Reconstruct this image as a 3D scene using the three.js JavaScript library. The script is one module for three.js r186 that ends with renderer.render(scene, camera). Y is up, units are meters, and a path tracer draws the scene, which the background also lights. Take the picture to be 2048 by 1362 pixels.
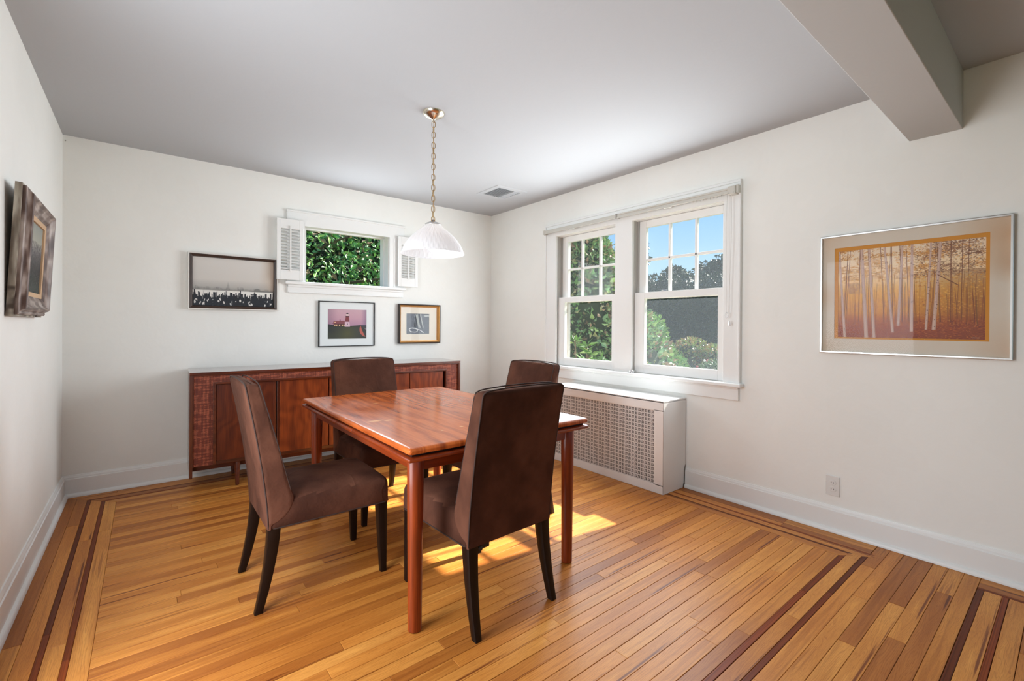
import * as THREE from 'three';
import { mergeGeometries, toCreasedNormals, mergeVertices } from 'three/addons/utils/BufferGeometryUtils.js';
import { RoundedBoxGeometry } from 'three/addons/geometries/RoundedBoxGeometry.js';
import { RectAreaLightUniformsLib } from 'three/addons/lights/RectAreaLightUniformsLib.js';

// ---------------------------------------------------------------- camera, sky, sun, daylight, exposure
RectAreaLightUniformsLib.init();
const scene = new THREE.Scene();
const camera = new THREE.PerspectiveCamera(73.27, 2048 / 1362, 0.05, 300);
camera.rotation.order = 'YXZ';
camera.position.set(-3.2216, 1.22, 4.431);
camera.rotation.set(-0.0037, -0.6761, 0.0063);
camera.setViewOffset(2048, 1362, -0.8, 26.5, 2048, 1362);

const renderer = new THREE.WebGLRenderer({ antialias: true });
renderer.toneMapping = THREE.LinearToneMapping;
renderer.toneMappingExposure = 1.12;
renderer.shadowMap.enabled = true;
renderer.shadowMap.type = THREE.PCFSoftShadowMap;

const SKY = { zenith: [0.12, 0.33, 0.80], mid: [0.22, 0.51, 0.90], low: [0.55, 0.78, 0.95], strength: 0.95 };
const SUN = { color: [1, 0.95, 0.86], intensity: 16 };
// area lights standing for daylight at each window and at the added door; the light lies in the plane of the opening
const DAY = { right: 9.2, back: 9.0, door: 8.2 }, DAYLIGHT = [0.905, 0.965, 1.025];
const LAMP = 0.03;

const sun = new THREE.DirectionalLight(new THREE.Color().setRGB(...SUN.color), SUN.intensity);
sun.name = 'sun';
sun.position.set(12, 12 * 0.94 + 1, 2 + 12 * 0.136);
sun.target.position.set(0, 1, 2);
sun.shadow.radius = 1.6;
sun.castShadow = true;
sun.shadow.mapSize.set(4096, 4096);
Object.assign(sun.shadow.camera, { left: -8, right: 8, top: 8, bottom: -8, near: 0.5, far: 40 });
scene.add(sun, sun.target);

function dayLight(name, w, h, pos, to, power, rgb) {
  const l = new THREE.RectAreaLight(new THREE.Color().setRGB(...rgb), power, w, h);
  l.name = name; l.position.set(...pos); l.lookAt(...to); scene.add(l);
}
dayLight('daylight', 0.66, 1.16, [-0.03, 1.47, 1.50], [-3, 1.40, 1.50], DAY.right, DAYLIGHT);
dayLight('daylight', 0.72, 1.16, [-0.03, 1.47, 2.44], [-3, 1.40, 2.44], DAY.right, DAYLIGHT);
dayLight('daylight', 0.76, 0.48, [-1.695, 1.865, 0.03], [-1.695, 1.8, 3], DAY.back, DAYLIGHT);
dayLight('daylight', 0.85, 1.9, [-3.62, 1.1, 2.80], [0, 1.1, 2.80], DAY.door, DAYLIGHT);  // area light at an added, unseen door; fills the room from the left

// ---------------------------------------------------------------- helpers
let seed = 7;
const rnd = () => { seed = (seed + 0x6d2b79f5) | 0; let t = Math.imul(seed ^ (seed >>> 15), 1 | seed); t = (t + Math.imul(t ^ (t >>> 7), 61 | t)) ^ t; return ((t ^ (t >>> 14)) >>> 0) / 4294967296; };
const rr = (a, b) => a + (b - a) * rnd();
const lerp = THREE.MathUtils.lerp, clamp = THREE.MathUtils.clamp, sstep = (a, b, x) => THREE.MathUtils.smoothstep(x, a, b);
const V = (x, y, z) => new THREE.Vector3(x, y, z);
const names = new Map();
function numbered(n) { const k = names.get(n) ?? 0; names.set(n, k + 1); return k ? `${n}_${String(k).padStart(3, '0')}` : n; }
function grp(name, parent = scene, pos = [0, 0, 0]) {
  const g = new THREE.Group(); g.name = parent === scene ? numbered(name) : name; g.position.set(...pos); parent.add(g); return g;
}
function mesh(name, geo, mat, parent = scene, pos, rot) {
  const m = new THREE.Mesh(geo, mat); m.name = parent === scene ? numbered(name) : name;
  m.castShadow = m.receiveShadow = true;
  if (pos) m.position.set(...pos);
  if (rot) m.rotation.set(...rot);
  parent.add(m); return m;
}
function tag(o, label, category, group) { o.userData.label = label; o.userData.category = category; if (group) o.userData.group = group; return o; }
function struct(o) { o.userData.kind = 'structure'; return o; }
const stuff = (o) => { o.userData.kind = 'stuff'; return o; };

// box-projected UVs in metres, u along the grain axis
function uvBox(g, grain = 'x', su = 1, sv = su, ou = 0, ov = 0) {
  g = g.index ? g.toNonIndexed() : g;
  const p = g.attributes.position, n = g.attributes.normal, uv = new Float32Array(p.count * 2), gi = 'xyz'.indexOf(grain);
  for (let i = 0; i < p.count; i += 3) {
    const a = V(0, 0, 0);
    for (let k = 0; k < 3; k++) a.add(V(n.getX(i + k), n.getY(i + k), n.getZ(i + k)));
    const c = [Math.abs(a.x), Math.abs(a.y), Math.abs(a.z)], ax = c.indexOf(Math.max(...c));
    let o = [0, 1, 2].filter((k) => k !== ax);
    if (o[1] === gi) o = [o[1], o[0]];
    for (let k = 0; k < 3; k++) {
      const q = [p.getX(i + k), p.getY(i + k), p.getZ(i + k)];
      uv[(i + k) * 2] = q[o[0]] * su + ou; uv[(i + k) * 2 + 1] = q[o[1]] * sv + ov;
    }
  }
  g.setAttribute('uv', new THREE.BufferAttribute(uv, 2));
  return g;
}
// a box with small rounded edges between two corners
function bx(x0, x1, y0, y1, z0, z1, r = 0.002, seg = 1) {
  const w = Math.abs(x1 - x0), h = Math.abs(y1 - y0), d = Math.abs(z1 - z0);
  const g = r > 0 ? new RoundedBoxGeometry(w, h, d, seg, Math.min(r, w / 2.01, h / 2.01, d / 2.01)) : new THREE.BoxGeometry(w, h, d);
  g.translate((x0 + x1) / 2, (y0 + y1) / 2, (z0 + z1) / 2);
  const q = g.index ? g.toNonIndexed() : g;
  q.clearGroups();
  return q;
}
const ni = (g) => (g.index ? g.toNonIndexed() : g);
const merge = (list) => mergeGeometries(list.map((g) => { const q = g.index ? g.toNonIndexed() : g; q.clearGroups(); for (const k of Object.keys(q.attributes)) if (!['position', 'normal', 'uv'].includes(k)) q.deleteAttribute(k); return q; }));
// skin over rings of points (all rings equal in count); caps both ends
function loft(rings, { caps = true, crease = 0.6, closed = true } = {}) {
  const n = rings[0].length, pos = [], uv = [], idx = [];
  let vlen = 0;
  rings.forEach((r, i) => {
    if (i) vlen += r[0].distanceTo(rings[i - 1][0]);
    let u = 0;
    for (let k = 0; k <= n; k++) { const q = r[k % n]; if (k) u += q.distanceTo(r[k - 1]); pos.push(q.x, q.y, q.z); uv.push(u, vlen); }
  });
  const m = n + 1;
  for (let i = 0; i + 1 < rings.length; i++) for (let k = 0; k < n; k++) { const a = i * m + k, b = a + 1, c = a + m, d = c + 1; idx.push(a, b, d, a, d, c); }
  if (caps) for (const [i, flip] of [[0, true], [rings.length - 1, false]]) {
    const c = V(0, 0, 0); rings[i].forEach((q) => c.add(q)); c.multiplyScalar(1 / n);
    const at = pos.length / 3; pos.push(c.x, c.y, c.z); uv.push(c.x, c.z);
    for (let k = 0; k < n; k++) { const a = i * m + k, b = a + 1; flip ? idx.push(at, b, a) : idx.push(at, a, b); }
  }
  const g = new THREE.BufferGeometry();
  g.setAttribute('position', new THREE.Float32BufferAttribute(pos, 3)); g.setAttribute('uv', new THREE.Float32BufferAttribute(uv, 2)); g.setIndex(idx);
  return toCreasedNormals(g, crease);
}
// outline of a rounded rectangle in x-z, anticlockwise from above reversed so that lofts upward face outward
function rrect(x0, x1, z0, z1, r, y, per = 4, cs = 4, bulgeF = 0, bulgeS = 0) {
  const pts = [], cx = [[x1 - r, z1 - r, 0], [x0 + r, z1 - r, 1], [x0 + r, z0 + r, 2], [x1 - r, z0 + r, 3]];
  cx.forEach(([cX, cZ, q], i) => {
    for (let k = 0; k <= cs; k++) { const a = (q + k / cs) * Math.PI / 2; pts.push(V(cX + r * Math.cos(a), y, cZ + r * Math.sin(a))); }
    const nx = cx[(i + 1) % 4], a = ((q + 1) % 4) * Math.PI / 2, s = pts[pts.length - 1].clone(), e = V(nx[0] + r * Math.cos(a), y, nx[1] + r * Math.sin(a));
    for (let k = 1; k < per; k++) {
      const t = k / per, v = s.clone().lerp(e, t), b = Math.sin(Math.PI * t);
      if (i === 0) v.z += bulgeF * b; if (i === 1) v.x -= bulgeS * b; if (i === 3) v.x += bulgeS * b;
      pts.push(v);
    }
  });
  return pts.reverse();
}
function tube(points, r, seg = 24, rad = 6, closed = false) { return new THREE.TubeGeometry(new THREE.CatmullRomCurve3(points, closed, 'centripetal'), seg, r, rad, closed).toNonIndexed(); }
function polyTube(points, r, rad = 6) { // straight runs
  const path = new THREE.CurvePath();
  for (let i = 0; i + 1 < points.length; i++) path.add(new THREE.LineCurve3(points[i], points[i + 1]));
  return new THREE.TubeGeometry(path, (points.length - 1) * 2, r, rad, false).toNonIndexed();
}
const lathe = (pts, n = 32) => new THREE.LatheGeometry(pts.map(([a, b]) => new THREE.Vector2(a, b)), n).toNonIndexed();
// mitred moulding: profile [[across, out]...] swept round a rectangle; the rectangle lies in x-y, out is +z, across goes inward from the outer edge
function frameMoulding(w, h, prof) {
  const geos = [], c = [[-w / 2, -h / 2], [w / 2, -h / 2], [w / 2, h / 2], [-w / 2, h / 2]], dirs = [[1, 1], [-1, 1], [-1, -1], [1, -1]];
  for (let s = 0; s < 4; s++) {
    const pos = [], uv = [], e = (s + 1) % 4;
    for (let k = 0; k + 1 < prof.length; k++) {
      const [a0, o0] = prof[k], [a1, o1] = prof[k + 1];
      const P = (i, a, o) => [c[i][0] + dirs[i][0] * a, c[i][1] + dirs[i][1] * a, o];
      const A = P(s, a0, o0), B = P(e, a0, o0), C = P(e, a1, o1), D = P(s, a1, o1);
      pos.push(...A, ...B, ...C, ...A, ...C, ...D);
      const L = s % 2 ? h : w, v0 = a0 + o0, v1 = a1 + o1 + 0.001 * k;
      uv.push(0, v0, L, v0, L, v1, 0, v0, L, v1, 0, v1);
    }
    const g = new THREE.BufferGeometry(); g.setAttribute('position', new THREE.Float32BufferAttribute(pos, 3)); g.setAttribute('uv', new THREE.Float32BufferAttribute(uv, 2)); g.computeVertexNormals(); geos.push(g);
  }
  return geos;
}

// periodic value noise
function hash(x, y, s) { let h = Math.imul(x, 374761393) + Math.imul(y, 668265263) + Math.imul(s, 1274126177); h = Math.imul(h ^ (h >>> 13), 1274126177); return ((h ^ (h >>> 16)) >>> 0) / 4294967296; }
function vn(x, y, px, py, s) {
  const xi = Math.floor(x), yi = Math.floor(y), fx = x - xi, fy = y - yi, u = fx * fx * (3 - 2 * fx), v = fy * fy * (3 - 2 * fy), m = (a, n) => ((a % n) + n) % n;
  const a = hash(m(xi, px), m(yi, py), s), b = hash(m(xi + 1, px), m(yi, py), s), c = hash(m(xi, px), m(yi + 1, py), s), d = hash(m(xi + 1, px), m(yi + 1, py), s);
  return lerp(lerp(a, b, u), lerp(c, d, u), v);
}
function fbm(x, y, px, py, oct, s) { let t = 0, a = 0.5, n = 0; for (let i = 0; i < oct; i++) { t += a * vn(x, y, px, py, s + i); n += a; x *= 2; y *= 2; px *= 2; py *= 2; a *= 0.5; } return t / n; }
function tex(w, h, fn, srgb = true) {
  const d = new Uint8Array(w * h * 4);
  for (let y = 0; y < h; y++) for (let x = 0; x < w; x++) { const c = fn((x + 0.5) / w, (y + 0.5) / h), i = (y * w + x) * 4; d[i] = clamp(c[0], 0, 255); d[i + 1] = clamp(c[1], 0, 255); d[i + 2] = clamp(c[2], 0, 255); d[i + 3] = 255; }
  const t = new THREE.DataTexture(d, w, h); t.wrapS = t.wrapT = THREE.RepeatWrapping; t.magFilter = THREE.LinearFilter; t.minFilter = THREE.LinearMipmapLinearFilter; t.generateMipmaps = true;
  if (srgb) t.colorSpace = THREE.SRGBColorSpace;
  t.needsUpdate = true; return t;
}
const gray = (w, h, fn) => tex(w, h, (u, v) => { const g = fn(u, v) * 255; return [g, g, g]; }, false);
const mix3 = (a, b, t) => [lerp(a[0], b[0], t), lerp(a[1], b[1], t), lerp(a[2], b[2], t)];
function wood({ w = 1024, h = 256, light, dark, deep, figure = 2, bands = 6, fine = 90, s = 1, streak = 0.3 }) {
  return tex(w, h, (u, v) => {
    const warp = fbm(u * 3, v * 2, 3, 2, 3, s) * figure, t = v * bands + warp * bands * 0.5;
    const ring = 0.5 + 0.5 * Math.sin(6.2832 * t), r2 = Math.pow(ring, 1.6);
    const f = fbm(u * 10, v * fine, 10, fine, 2, s + 20), st = sstep(0.55, 0.8, fbm(u * 2, v * 9, 2, 9, 3, s + 40));
    let c = mix3(light, dark, clamp(0.42 * r2 + 0.75 * (f - 0.5) + 0.15, 0, 1));
    return mix3(c, deep, st * streak);
  });
}
function canvas(w, h, draw) {
  const c = document.createElement('canvas'); c.width = w; c.height = h; draw(c.getContext('2d'), w, h);
  const t = new THREE.CanvasTexture(c); t.colorSpace = THREE.SRGBColorSpace; return t;
}
const M = (o) => new THREE.MeshStandardMaterial(o), MP = (o) => new THREE.MeshPhysicalMaterial(o);
const lin = (r, g, b) => new THREE.Color().setRGB(r, g, b);

// ---------------------------------------------------------------- sky: clear air with a few thin clouds
{
  const w = 1024, h = 512, d = new Float32Array(w * h * 4);
  for (let y = 0; y < h; y++) for (let x = 0; x < w; x++) {
    const el = ((y + 0.5) / h - 0.5) * Math.PI, u = (x + 0.5) / w, s = Math.max(0, Math.sin(el)), i = (y * w + x) * 4;
    let c = s < 0.3 ? mix3(SKY.low, SKY.mid, sstep(0.02, 0.3, s)) : mix3(SKY.mid, SKY.zenith, sstep(0.3, 1, s));
    const cl = sstep(0.60, 0.74, fbm(u * 12, (0.3 + s) * 8, 12, 8, 4, 91)) * 0.85 * sstep(0.02, 0.12, s);
    c = mix3(c, [1.0, 1.0, 1.0], cl);
    if (el < 0) c = [0.25, 0.28, 0.22];
    for (let k = 0; k < 3; k++) d[i + k] = c[k] * SKY.strength;
    d[i + 3] = 1;
  }
  const t = new THREE.DataTexture(d, w, h, THREE.RGBAFormat, THREE.FloatType); t.mapping = THREE.EquirectangularReflectionMapping; t.magFilter = THREE.LinearFilter; t.needsUpdate = true;
  scene.background = t;
}

// ---------------------------------------------------------------- materials
const plaster = gray(512, 512, (u, v) => 0.5 + 0.5 * (fbm(u * 90, v * 90, 90, 90, 3, 3) - 0.5) + 0.6 * (fbm(u * 9, v * 9, 9, 9, 3, 5) - 0.5));
const wallTone = tex(256, 256, (u, v) => { const n = (fbm(u * 5, v * 5, 5, 5, 4, 11) - 0.5) * 7; return [244 + n, 244 + n, 239 + n]; });
const mWall = M({ map: wallTone, roughness: 0.75, bumpMap: plaster, bumpScale: 0.0012 });
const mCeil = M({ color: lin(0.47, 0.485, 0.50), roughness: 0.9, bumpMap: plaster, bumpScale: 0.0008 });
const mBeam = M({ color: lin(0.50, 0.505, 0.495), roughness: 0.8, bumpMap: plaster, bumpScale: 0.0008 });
const mTrim = M({ color: lin(0.875, 0.88, 0.86), roughness: 0.35, bumpMap: plaster, bumpScale: 0.0004 });
const mSash = M({ color: lin(0.875, 0.88, 0.86), roughness: 0.4 });
const mTrack = M({ color: lin(0.45, 0.43, 0.40), roughness: 0.5, metalness: 0.3 });
const mGlass = MP({ color: 0xffffff, transmission: 1, roughness: 0, thickness: 0, ior: 1.5, specularIntensity: 0.12 });
const mPicGlass = MP({ color: 0xffffff, transmission: 1, roughness: 0.02, thickness: 0, ior: 1.5, specularIntensity: 0.2 });
const mSteel = M({ color: lin(0.62, 0.62, 0.61), roughness: 0.25, metalness: 1 });
const mChrome = M({ color: lin(0.75, 0.74, 0.72), roughness: 0.12, metalness: 1 });
const mBrass = M({ color: lin(0.62, 0.42, 0.18), roughness: 0.3, metalness: 1 });
const mOldBrass = M({ color: lin(0.42, 0.28, 0.14), roughness: 0.35, metalness: 1 });
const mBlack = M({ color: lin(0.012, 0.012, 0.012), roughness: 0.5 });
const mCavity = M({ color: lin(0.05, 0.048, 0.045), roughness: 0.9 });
const mGap = M({ color: lin(0.05, 0.022, 0.009), roughness: 0.9 });

// ---------------------------------------------------------------- room shell
const W = 3.67, H = 2.5233, ZF = 7.6, T = 0.2;
const plain = (list) => uvBox(merge(list), 'x', 0.6);
// openings: window_1 on the right wall, window_2 on the back wall, door_1 on the left wall, added_window_3 in the far end; the last two are added for light
struct(mesh('wall_right', plain([
  bx(0, T, -0.1, 0.80, -T, ZF, 0), bx(0, T, 2.13, H + 0.1, -T, ZF, 0), bx(0, T, 0.80, 2.13, -T, 1.11, 0), bx(0, T, 0.80, 2.13, 2.85, ZF, 0)]), mWall));
struct(mesh('wall_back', plain([
  bx(-W - T, 0, -0.1, 1.60, -T, 0, 0), bx(-W - T, 0, 2.125, H + 0.1, -T, 0, 0), bx(-W - T, -2.10, 1.60, 2.125, -T, 0, 0), bx(-1.285, 0, 1.60, 2.125, -T, 0, 0)]), mWall));
struct(mesh('wall_left', plain([
  bx(-W - T, -W, -0.1, H + 0.1, 0, 2.36, 0), bx(-W - T, -W, 2.1, H + 0.1, 2.36, 3.40, 0), bx(-W - T, -W, -0.1, H + 0.1, 3.40, ZF, 0)]), mWall));
struct(mesh('wall_front', plain([
  bx(-W, 0, -0.1, 0.85, ZF, ZF + T, 0), bx(-W, 0, 2.15, H + 0.1, ZF, ZF + T, 0), bx(-W, -2.7, 0.85, 2.15, ZF, ZF + T, 0), bx(-0.5, 0, 0.85, 2.15, ZF, ZF + T, 0)]), M({ color: lin(0.30, 0.32, 0.30), roughness: 0.8 })));  // unseen end wall, its colour darkened to cut light beyond the beam
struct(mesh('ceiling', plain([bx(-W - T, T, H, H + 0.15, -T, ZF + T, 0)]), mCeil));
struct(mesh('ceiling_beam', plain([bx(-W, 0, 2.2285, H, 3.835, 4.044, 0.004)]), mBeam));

// baseboards with a moulded cap and a shoe
function skirting(name, L, joints = []) { // along +x from 0 to L, wall at z = 0, room towards +z
  const g = grp(name); struct(g);
  const prof = [[0, 0.152], [0.006, 0.152], [0.008, 0.146], [0.012, 0.138], [0.013, 0.129], [0.018, 0.126], [0.018, 0.0], [0, 0]];
  const sh = new THREE.Shape(prof.map(([a, b]) => new THREE.Vector2(a, b)));
  const cuts = [0, ...joints, L];
  for (let i = 0; i + 1 < cuts.length; i++) {
    const e = new THREE.ExtrudeGeometry(sh, { depth: cuts[i + 1] - cuts[i] - (i + 2 < cuts.length ? 0.0025 : 0), bevelEnabled: false }); e.rotateY(Math.PI / 2); e.scale(1, 1, -1);
    e.translate(cuts[i], 0, 0); 
    const q = ni(e); // mirrored by the scale: turn the faces round
    const p = q.attributes.position; for (let k = 0; k < p.count; k += 3) { const a = [p.getX(k + 1), p.getY(k + 1), p.getZ(k + 1)]; p.setXYZ(k + 1, p.getX(k + 2), p.getY(k + 2), p.getZ(k + 2)); p.setXYZ(k + 2, ...a); }
    q.computeVertexNormals(); mesh('board', uvBox(q, 'x', 0.6), mTrim, g);
  }
  const s2 = new THREE.Shape(); s2.moveTo(0.017, 0.001); s2.lineTo(0.035, 0.001); s2.quadraticCurveTo(0.035, 0.024, 0.017, 0.027);
  const c2 = [0, ...joints.map((x) => x - 0.02), L];
  for (let i = 0; i + 1 < c2.length; i++) {
    const e = new THREE.ExtrudeGeometry(s2, { depth: c2[i + 1] - c2[i] - 0.003, bevelEnabled: false, curveSegments: 5 }); e.rotateY(-Math.PI / 2); e.translate(c2[i + 1], 0, 0); e.scale(1, 1, 1);
    // after the turn the profile's first axis points to +z
    mesh('shoe_moulding', uvBox(e, 'x', 0.6), mTrim, g);
  }
  return g;
}
{
  skirting('baseboard_back', W, []).position.set(-W, 0, 0);
  const r = skirting('baseboard_right', 5.06, [5.06 - 1.265, 5.06 - 1.10]); r.rotation.y = -Math.PI / 2; r.position.set(0, 0, 2.545 ); // z grows along local x after the turn
  const l = skirting('baseboard_left', 2.26, []); l.rotation.y = Math.PI / 2; l.position.set(-W, 0, 2.26);
}

// ---------------------------------------------------------------- floor: strip oak with two inlaid walnut lines round the dining area
{
  const floor = struct(grp('floor'));
  mesh('subfloor', uvBox(bx(-W - 0.1, 0.1, -0.14, -0.012, -0.1, ZF, 0), 'x'), mGap, floor);
  const variants = [];
  // plain-sawn oak seen board by board: soft tone, arched growth lines, now and then a mineral streak
  const oak = (sd, fig, streak, lines) => tex(2048, 80, (u, v) => {
    const warp = fbm(u * 5, v * 1.5 + sd, 5, 64, 3, sd), arch = Math.abs(v - 0.5 + 0.25 * (vn(u * 2, 0.5, 2, 1, sd + 3) - 0.5)) * 1.6;
    const t = (arch * fig + warp * fig * 1.1) * lines, saw = t - Math.floor(t), ring = Math.pow(saw, 3);
    const tone = fbm(u * 4, v * 2, 4, 2, 3, sd + 11), f = fbm(u * 46, v * 30, 46, 30, 2, sd + 20), st = sstep(0.58, 0.74, fbm(u * 3, v * 5, 3, 5, 3, sd + 40));
    let c = mix3([238, 184, 118], [196, 134, 74], clamp(0.15 + 1.1 * (tone - 0.35), 0, 1));
    c = mix3(c, [160, 98, 48], clamp(0.42 * ring + 0.5 * (f - 0.5), 0, 0.8));
    return mix3(c, [104, 52, 22], st * streak);
  });
  const maps = [oak(101, 1.0, 0.12, 7), oak(131, 2.4, 0.25, 5), oak(161, 1.6, 0.75, 5), oak(191, 3.2, 0.15, 4), oak(221, 0.5, 0.3, 9)];
    const tints = [[0.86, 0.67, 0.37], [0.78, 0.58, 0.30], [0.70, 0.49, 0.24], [0.84, 0.62, 0.32], [0.56, 0.36, 0.17], [0.90, 0.73, 0.43]];
  maps.forEach((map) => tints.forEach((t) => variants.push(MP({ map, color: lin(...t), roughness: 0.42, specularIntensity: 0.6 }))));
  const strip = wood({ w: 1024, h: 32, light: [150, 76, 30], dark: [112, 50, 18], deep: [84, 34, 10], figure: 0.8, bands: 3, fine: 12, s: 160, streak: 0.5 });
  const mStrip = [0.95, 0.7, 0.5].map((k) => MP({ map: strip, color: lin(k, k * 0.85, k * 0.75), roughness: 0.42, specularIntensity: 0.32 }));
  // one board: top with eased edges and four sides; the corners are cut as given (x-z quads, anticlockwise seen from above)
  function boardGeo(q, along, width, ou, top) {
    const e = 0.0009, c = [0, 0]; q.forEach((p) => { c[0] += p[0] / 4; c[1] += p[1] / 4; });
    const inn = q.map(([x, z]) => { const dx = c[0] - x, dz = c[1] - z; return [x + Math.sign(dx) * e, z + Math.sign(dz) * e]; });
    const pos = [], uv = [], U = (x, z) => (along === 'x' ? [x / 1.3 + ou, (z - q[0][1]) / width] : [z / 1.3 + ou, (x - q[0][0]) / width]);
    const tri = (...v) => v.forEach(([x, y, z]) => { pos.push(x, y, z); uv.push(...U(x, z)); });
    const quad = (a, b, cc, d) => { tri(a, b, cc); tri(a, cc, d); };
    const P = (p, y) => [p[0], y, p[1]];
    quad(P(inn[0], top), P(inn[1], top), P(inn[2], top), P(inn[3], top));
    for (let i = 0; i < 4; i++) { const j = (i + 1) % 4; quad(P(q[i], top - e), P(q[j], top - e), P(inn[j], top), P(inn[i], top)); quad(P(q[i], -0.012), P(q[j], -0.012), P(q[j], top - e), P(q[i], top - e)); }
    const g = new THREE.BufferGeometry(); g.setAttribute('position', new THREE.Float32BufferAttribute(pos, 3)); g.setAttribute('uv', new THREE.Float32BufferAttribute(uv, 2)); g.computeVertexNormals(); return g;
  }
  let count = 0; const rest = [];
  function board(name, q, along, width, mats, far) {
    const g = boardGeo(q, along, width, rnd(), rr(-0.0005, 0.0001)), m = mats[Math.floor(rnd() * mats.length)];
    if (far || count >= 298) rest.push(g); else { mesh(name, g, m, floor); count++; }
  }
  const gap = 0.0005;
  // a row along x between x0 and x1 (ends may be mitred by m0/m1: shift of the end between the two edges)
  function rowX(name, z0, z1, x0, x1, mats, len, m0 = 0, m1 = 0) {
    let x = x0, first = true;
    while (x < x1 - 0.01) {
      let e = first ? x + rr(0.25, len[1]) : x + rr(...len); if (e > x1 - 0.28) e = x1;
      const w = rnd() < 0.3 ? 0.0016 : 0.0008;
      const a0 = first ? m0 : 0, a1 = e === x1 ? m1 : 0;
      board(name, [[x + gap, z0 + gap], [x + gap + a0, z1 - w], [e - gap + a1, z1 - w], [e - gap, z0 + gap]], 'x', z1 - z0, mats, false);
      x = e; first = false;
    }
  }
  function rowZ(name, x0, x1, z0, z1, mats, len, m0 = 0, m1 = 0) {
    let z = z0, first = true;
    while (z < z1 - 0.01) {
      let e = first ? z + rr(0.5, len[1]) : z + rr(...len); if (e > z1 - 0.28) e = z1;
      const a0 = first ? m0 : 0, a1 = e === z1 ? m1 : 0;
      board(name, [[x0 + gap, z + gap], [x0 + gap, e - gap], [x1 - gap, e - gap + a1], [x1 - gap, z + gap + a0]], 'z', x1 - x0, mats, false);
      z = e; first = false;
    }
  }
  const oakM = variants, lenF = [0.55, 1.55];
  // offsets of the border lines from each wall
  const bl = [-3.645, -3.585, -3.529, -3.508, -3.452, -3.431, -3.372], bb = [0.020, 0.085, 0.150, 0.171, 0.228, 0.249, 0.308], br = [-0.020, -0.105, -0.165, -0.186, -0.235, -0.256, -0.315];
  const dark = [0, 0, 1, 0, 1, 0], zEnd = 3.617;
  for (let i = 0; i < 6; i++) {
    const mats = dark[i] ? mStrip : oakM, nm = dark[i] ? 'inlay_strip' : 'floorboard', l = dark[i] ? [1.2, 2.2] : [0.9, 1.9];
    rowX(nm, bb[i], bb[i + 1], bl[i], br[i], mats, l, bl[i + 1] - bl[i], br[i + 1] - br[i]);
    const zl = [4.13, 4.13, 3.723, 3.702, 3.643, 3.622][i];
    rowZ(nm, bl[i], bl[i + 1], bb[i], 2.9, mats, l, bb[i + 1] - bb[i], 0);
    rowZ(nm, br[i + 1], br[i], bb[i + 1], i < 2 ? 3.72 : i === 2 ? 3.722 : i === 3 ? 3.702 : i === 4 ? 3.643 : 3.622, mats, l, bb[i] - bb[i + 1], i < 2 ? 0 : i === 2 || i === 4 ? 0.0205 : 0.05);
  }
  for (let z = bb[6]; z < zEnd - 0.03; z += 0.0571) rowX('floorboard', z, Math.min(z + 0.0571, zEnd), bl[6], br[6], oakM, lenF);
  rowX('inlay_strip', 3.617, 3.643, bl[6], -0.27, mStrip, [0.9, 1.4], 0, 0.02);
  rowX('floorboard', 3.643, 3.70, bl[6], -0.24, oakM, [1.2, 2], 0, 0.055);
  rowX('inlay_strip', 3.70, 3.722, bl[6], -0.19, mStrip, [0.9, 1.4], 0, 0.02);
  for (let i = 0; i < 7; i++) rowX('floorboard', 3.722 + i * 0.058, 3.722 + (i + 1) * 0.058, -2.9, -0.02, oakM, [0.7, 1.5]);
  // the next room's border
  rowX('inlay_strip', 4.128, 4.152, -2.4, -0.172, mStrip, [1.6, 2.4]);
  rowX('floorboard', 4.152, 4.209, -2.4, -0.172, oakM, [1.2, 2]);
  rowX('inlay_strip', 4.209, 4.231, -2.4, -0.172, mStrip, [1.6, 2.4]);
  rowZ('floorboard', -0.09, -0.02, 4.128, 5.6, oakM, [1.4, 1.5]);
  rowZ('floorboard', -0.151, -0.09, 4.128, 5.6, oakM, [1.4, 1.5]);
  rowZ('inlay_strip', -0.172, -0.151, 4.128, 5.6, mStrip, [1.4, 1.5]);
  for (let i = 0; i < 3; i++) rowX('floorboard', 4.231 + i * 0.058, 4.231 + (i + 1) * 0.058, -1.6, -0.172, oakM, [1.3, 1.5]);
  // unseen remainder of the floor behind the camera, laid as one piece
  for (let z = 4.405; z < ZF - 0.06; z += 0.058) rest.push(boardGeo([[-W, z], [-W, z + 0.0575], [-0.172, z + 0.0575], [-0.172, z]], 'x', 0.058, rnd(), 0));
  for (let i = 0; i < 5; i++) rest.push(boardGeo([[-W, 2.9 + i * 0.3], [-W, 3.195 + i * 0.3], [bl[6], 3.195 + i * 0.3], [bl[6], 2.9 + i * 0.3]], 'x', 0.3, rnd(), 0));
  stuff(mesh('floorboards', merge(rest), variants[0], floor));
  console.log('floor pieces', count);
}

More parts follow.
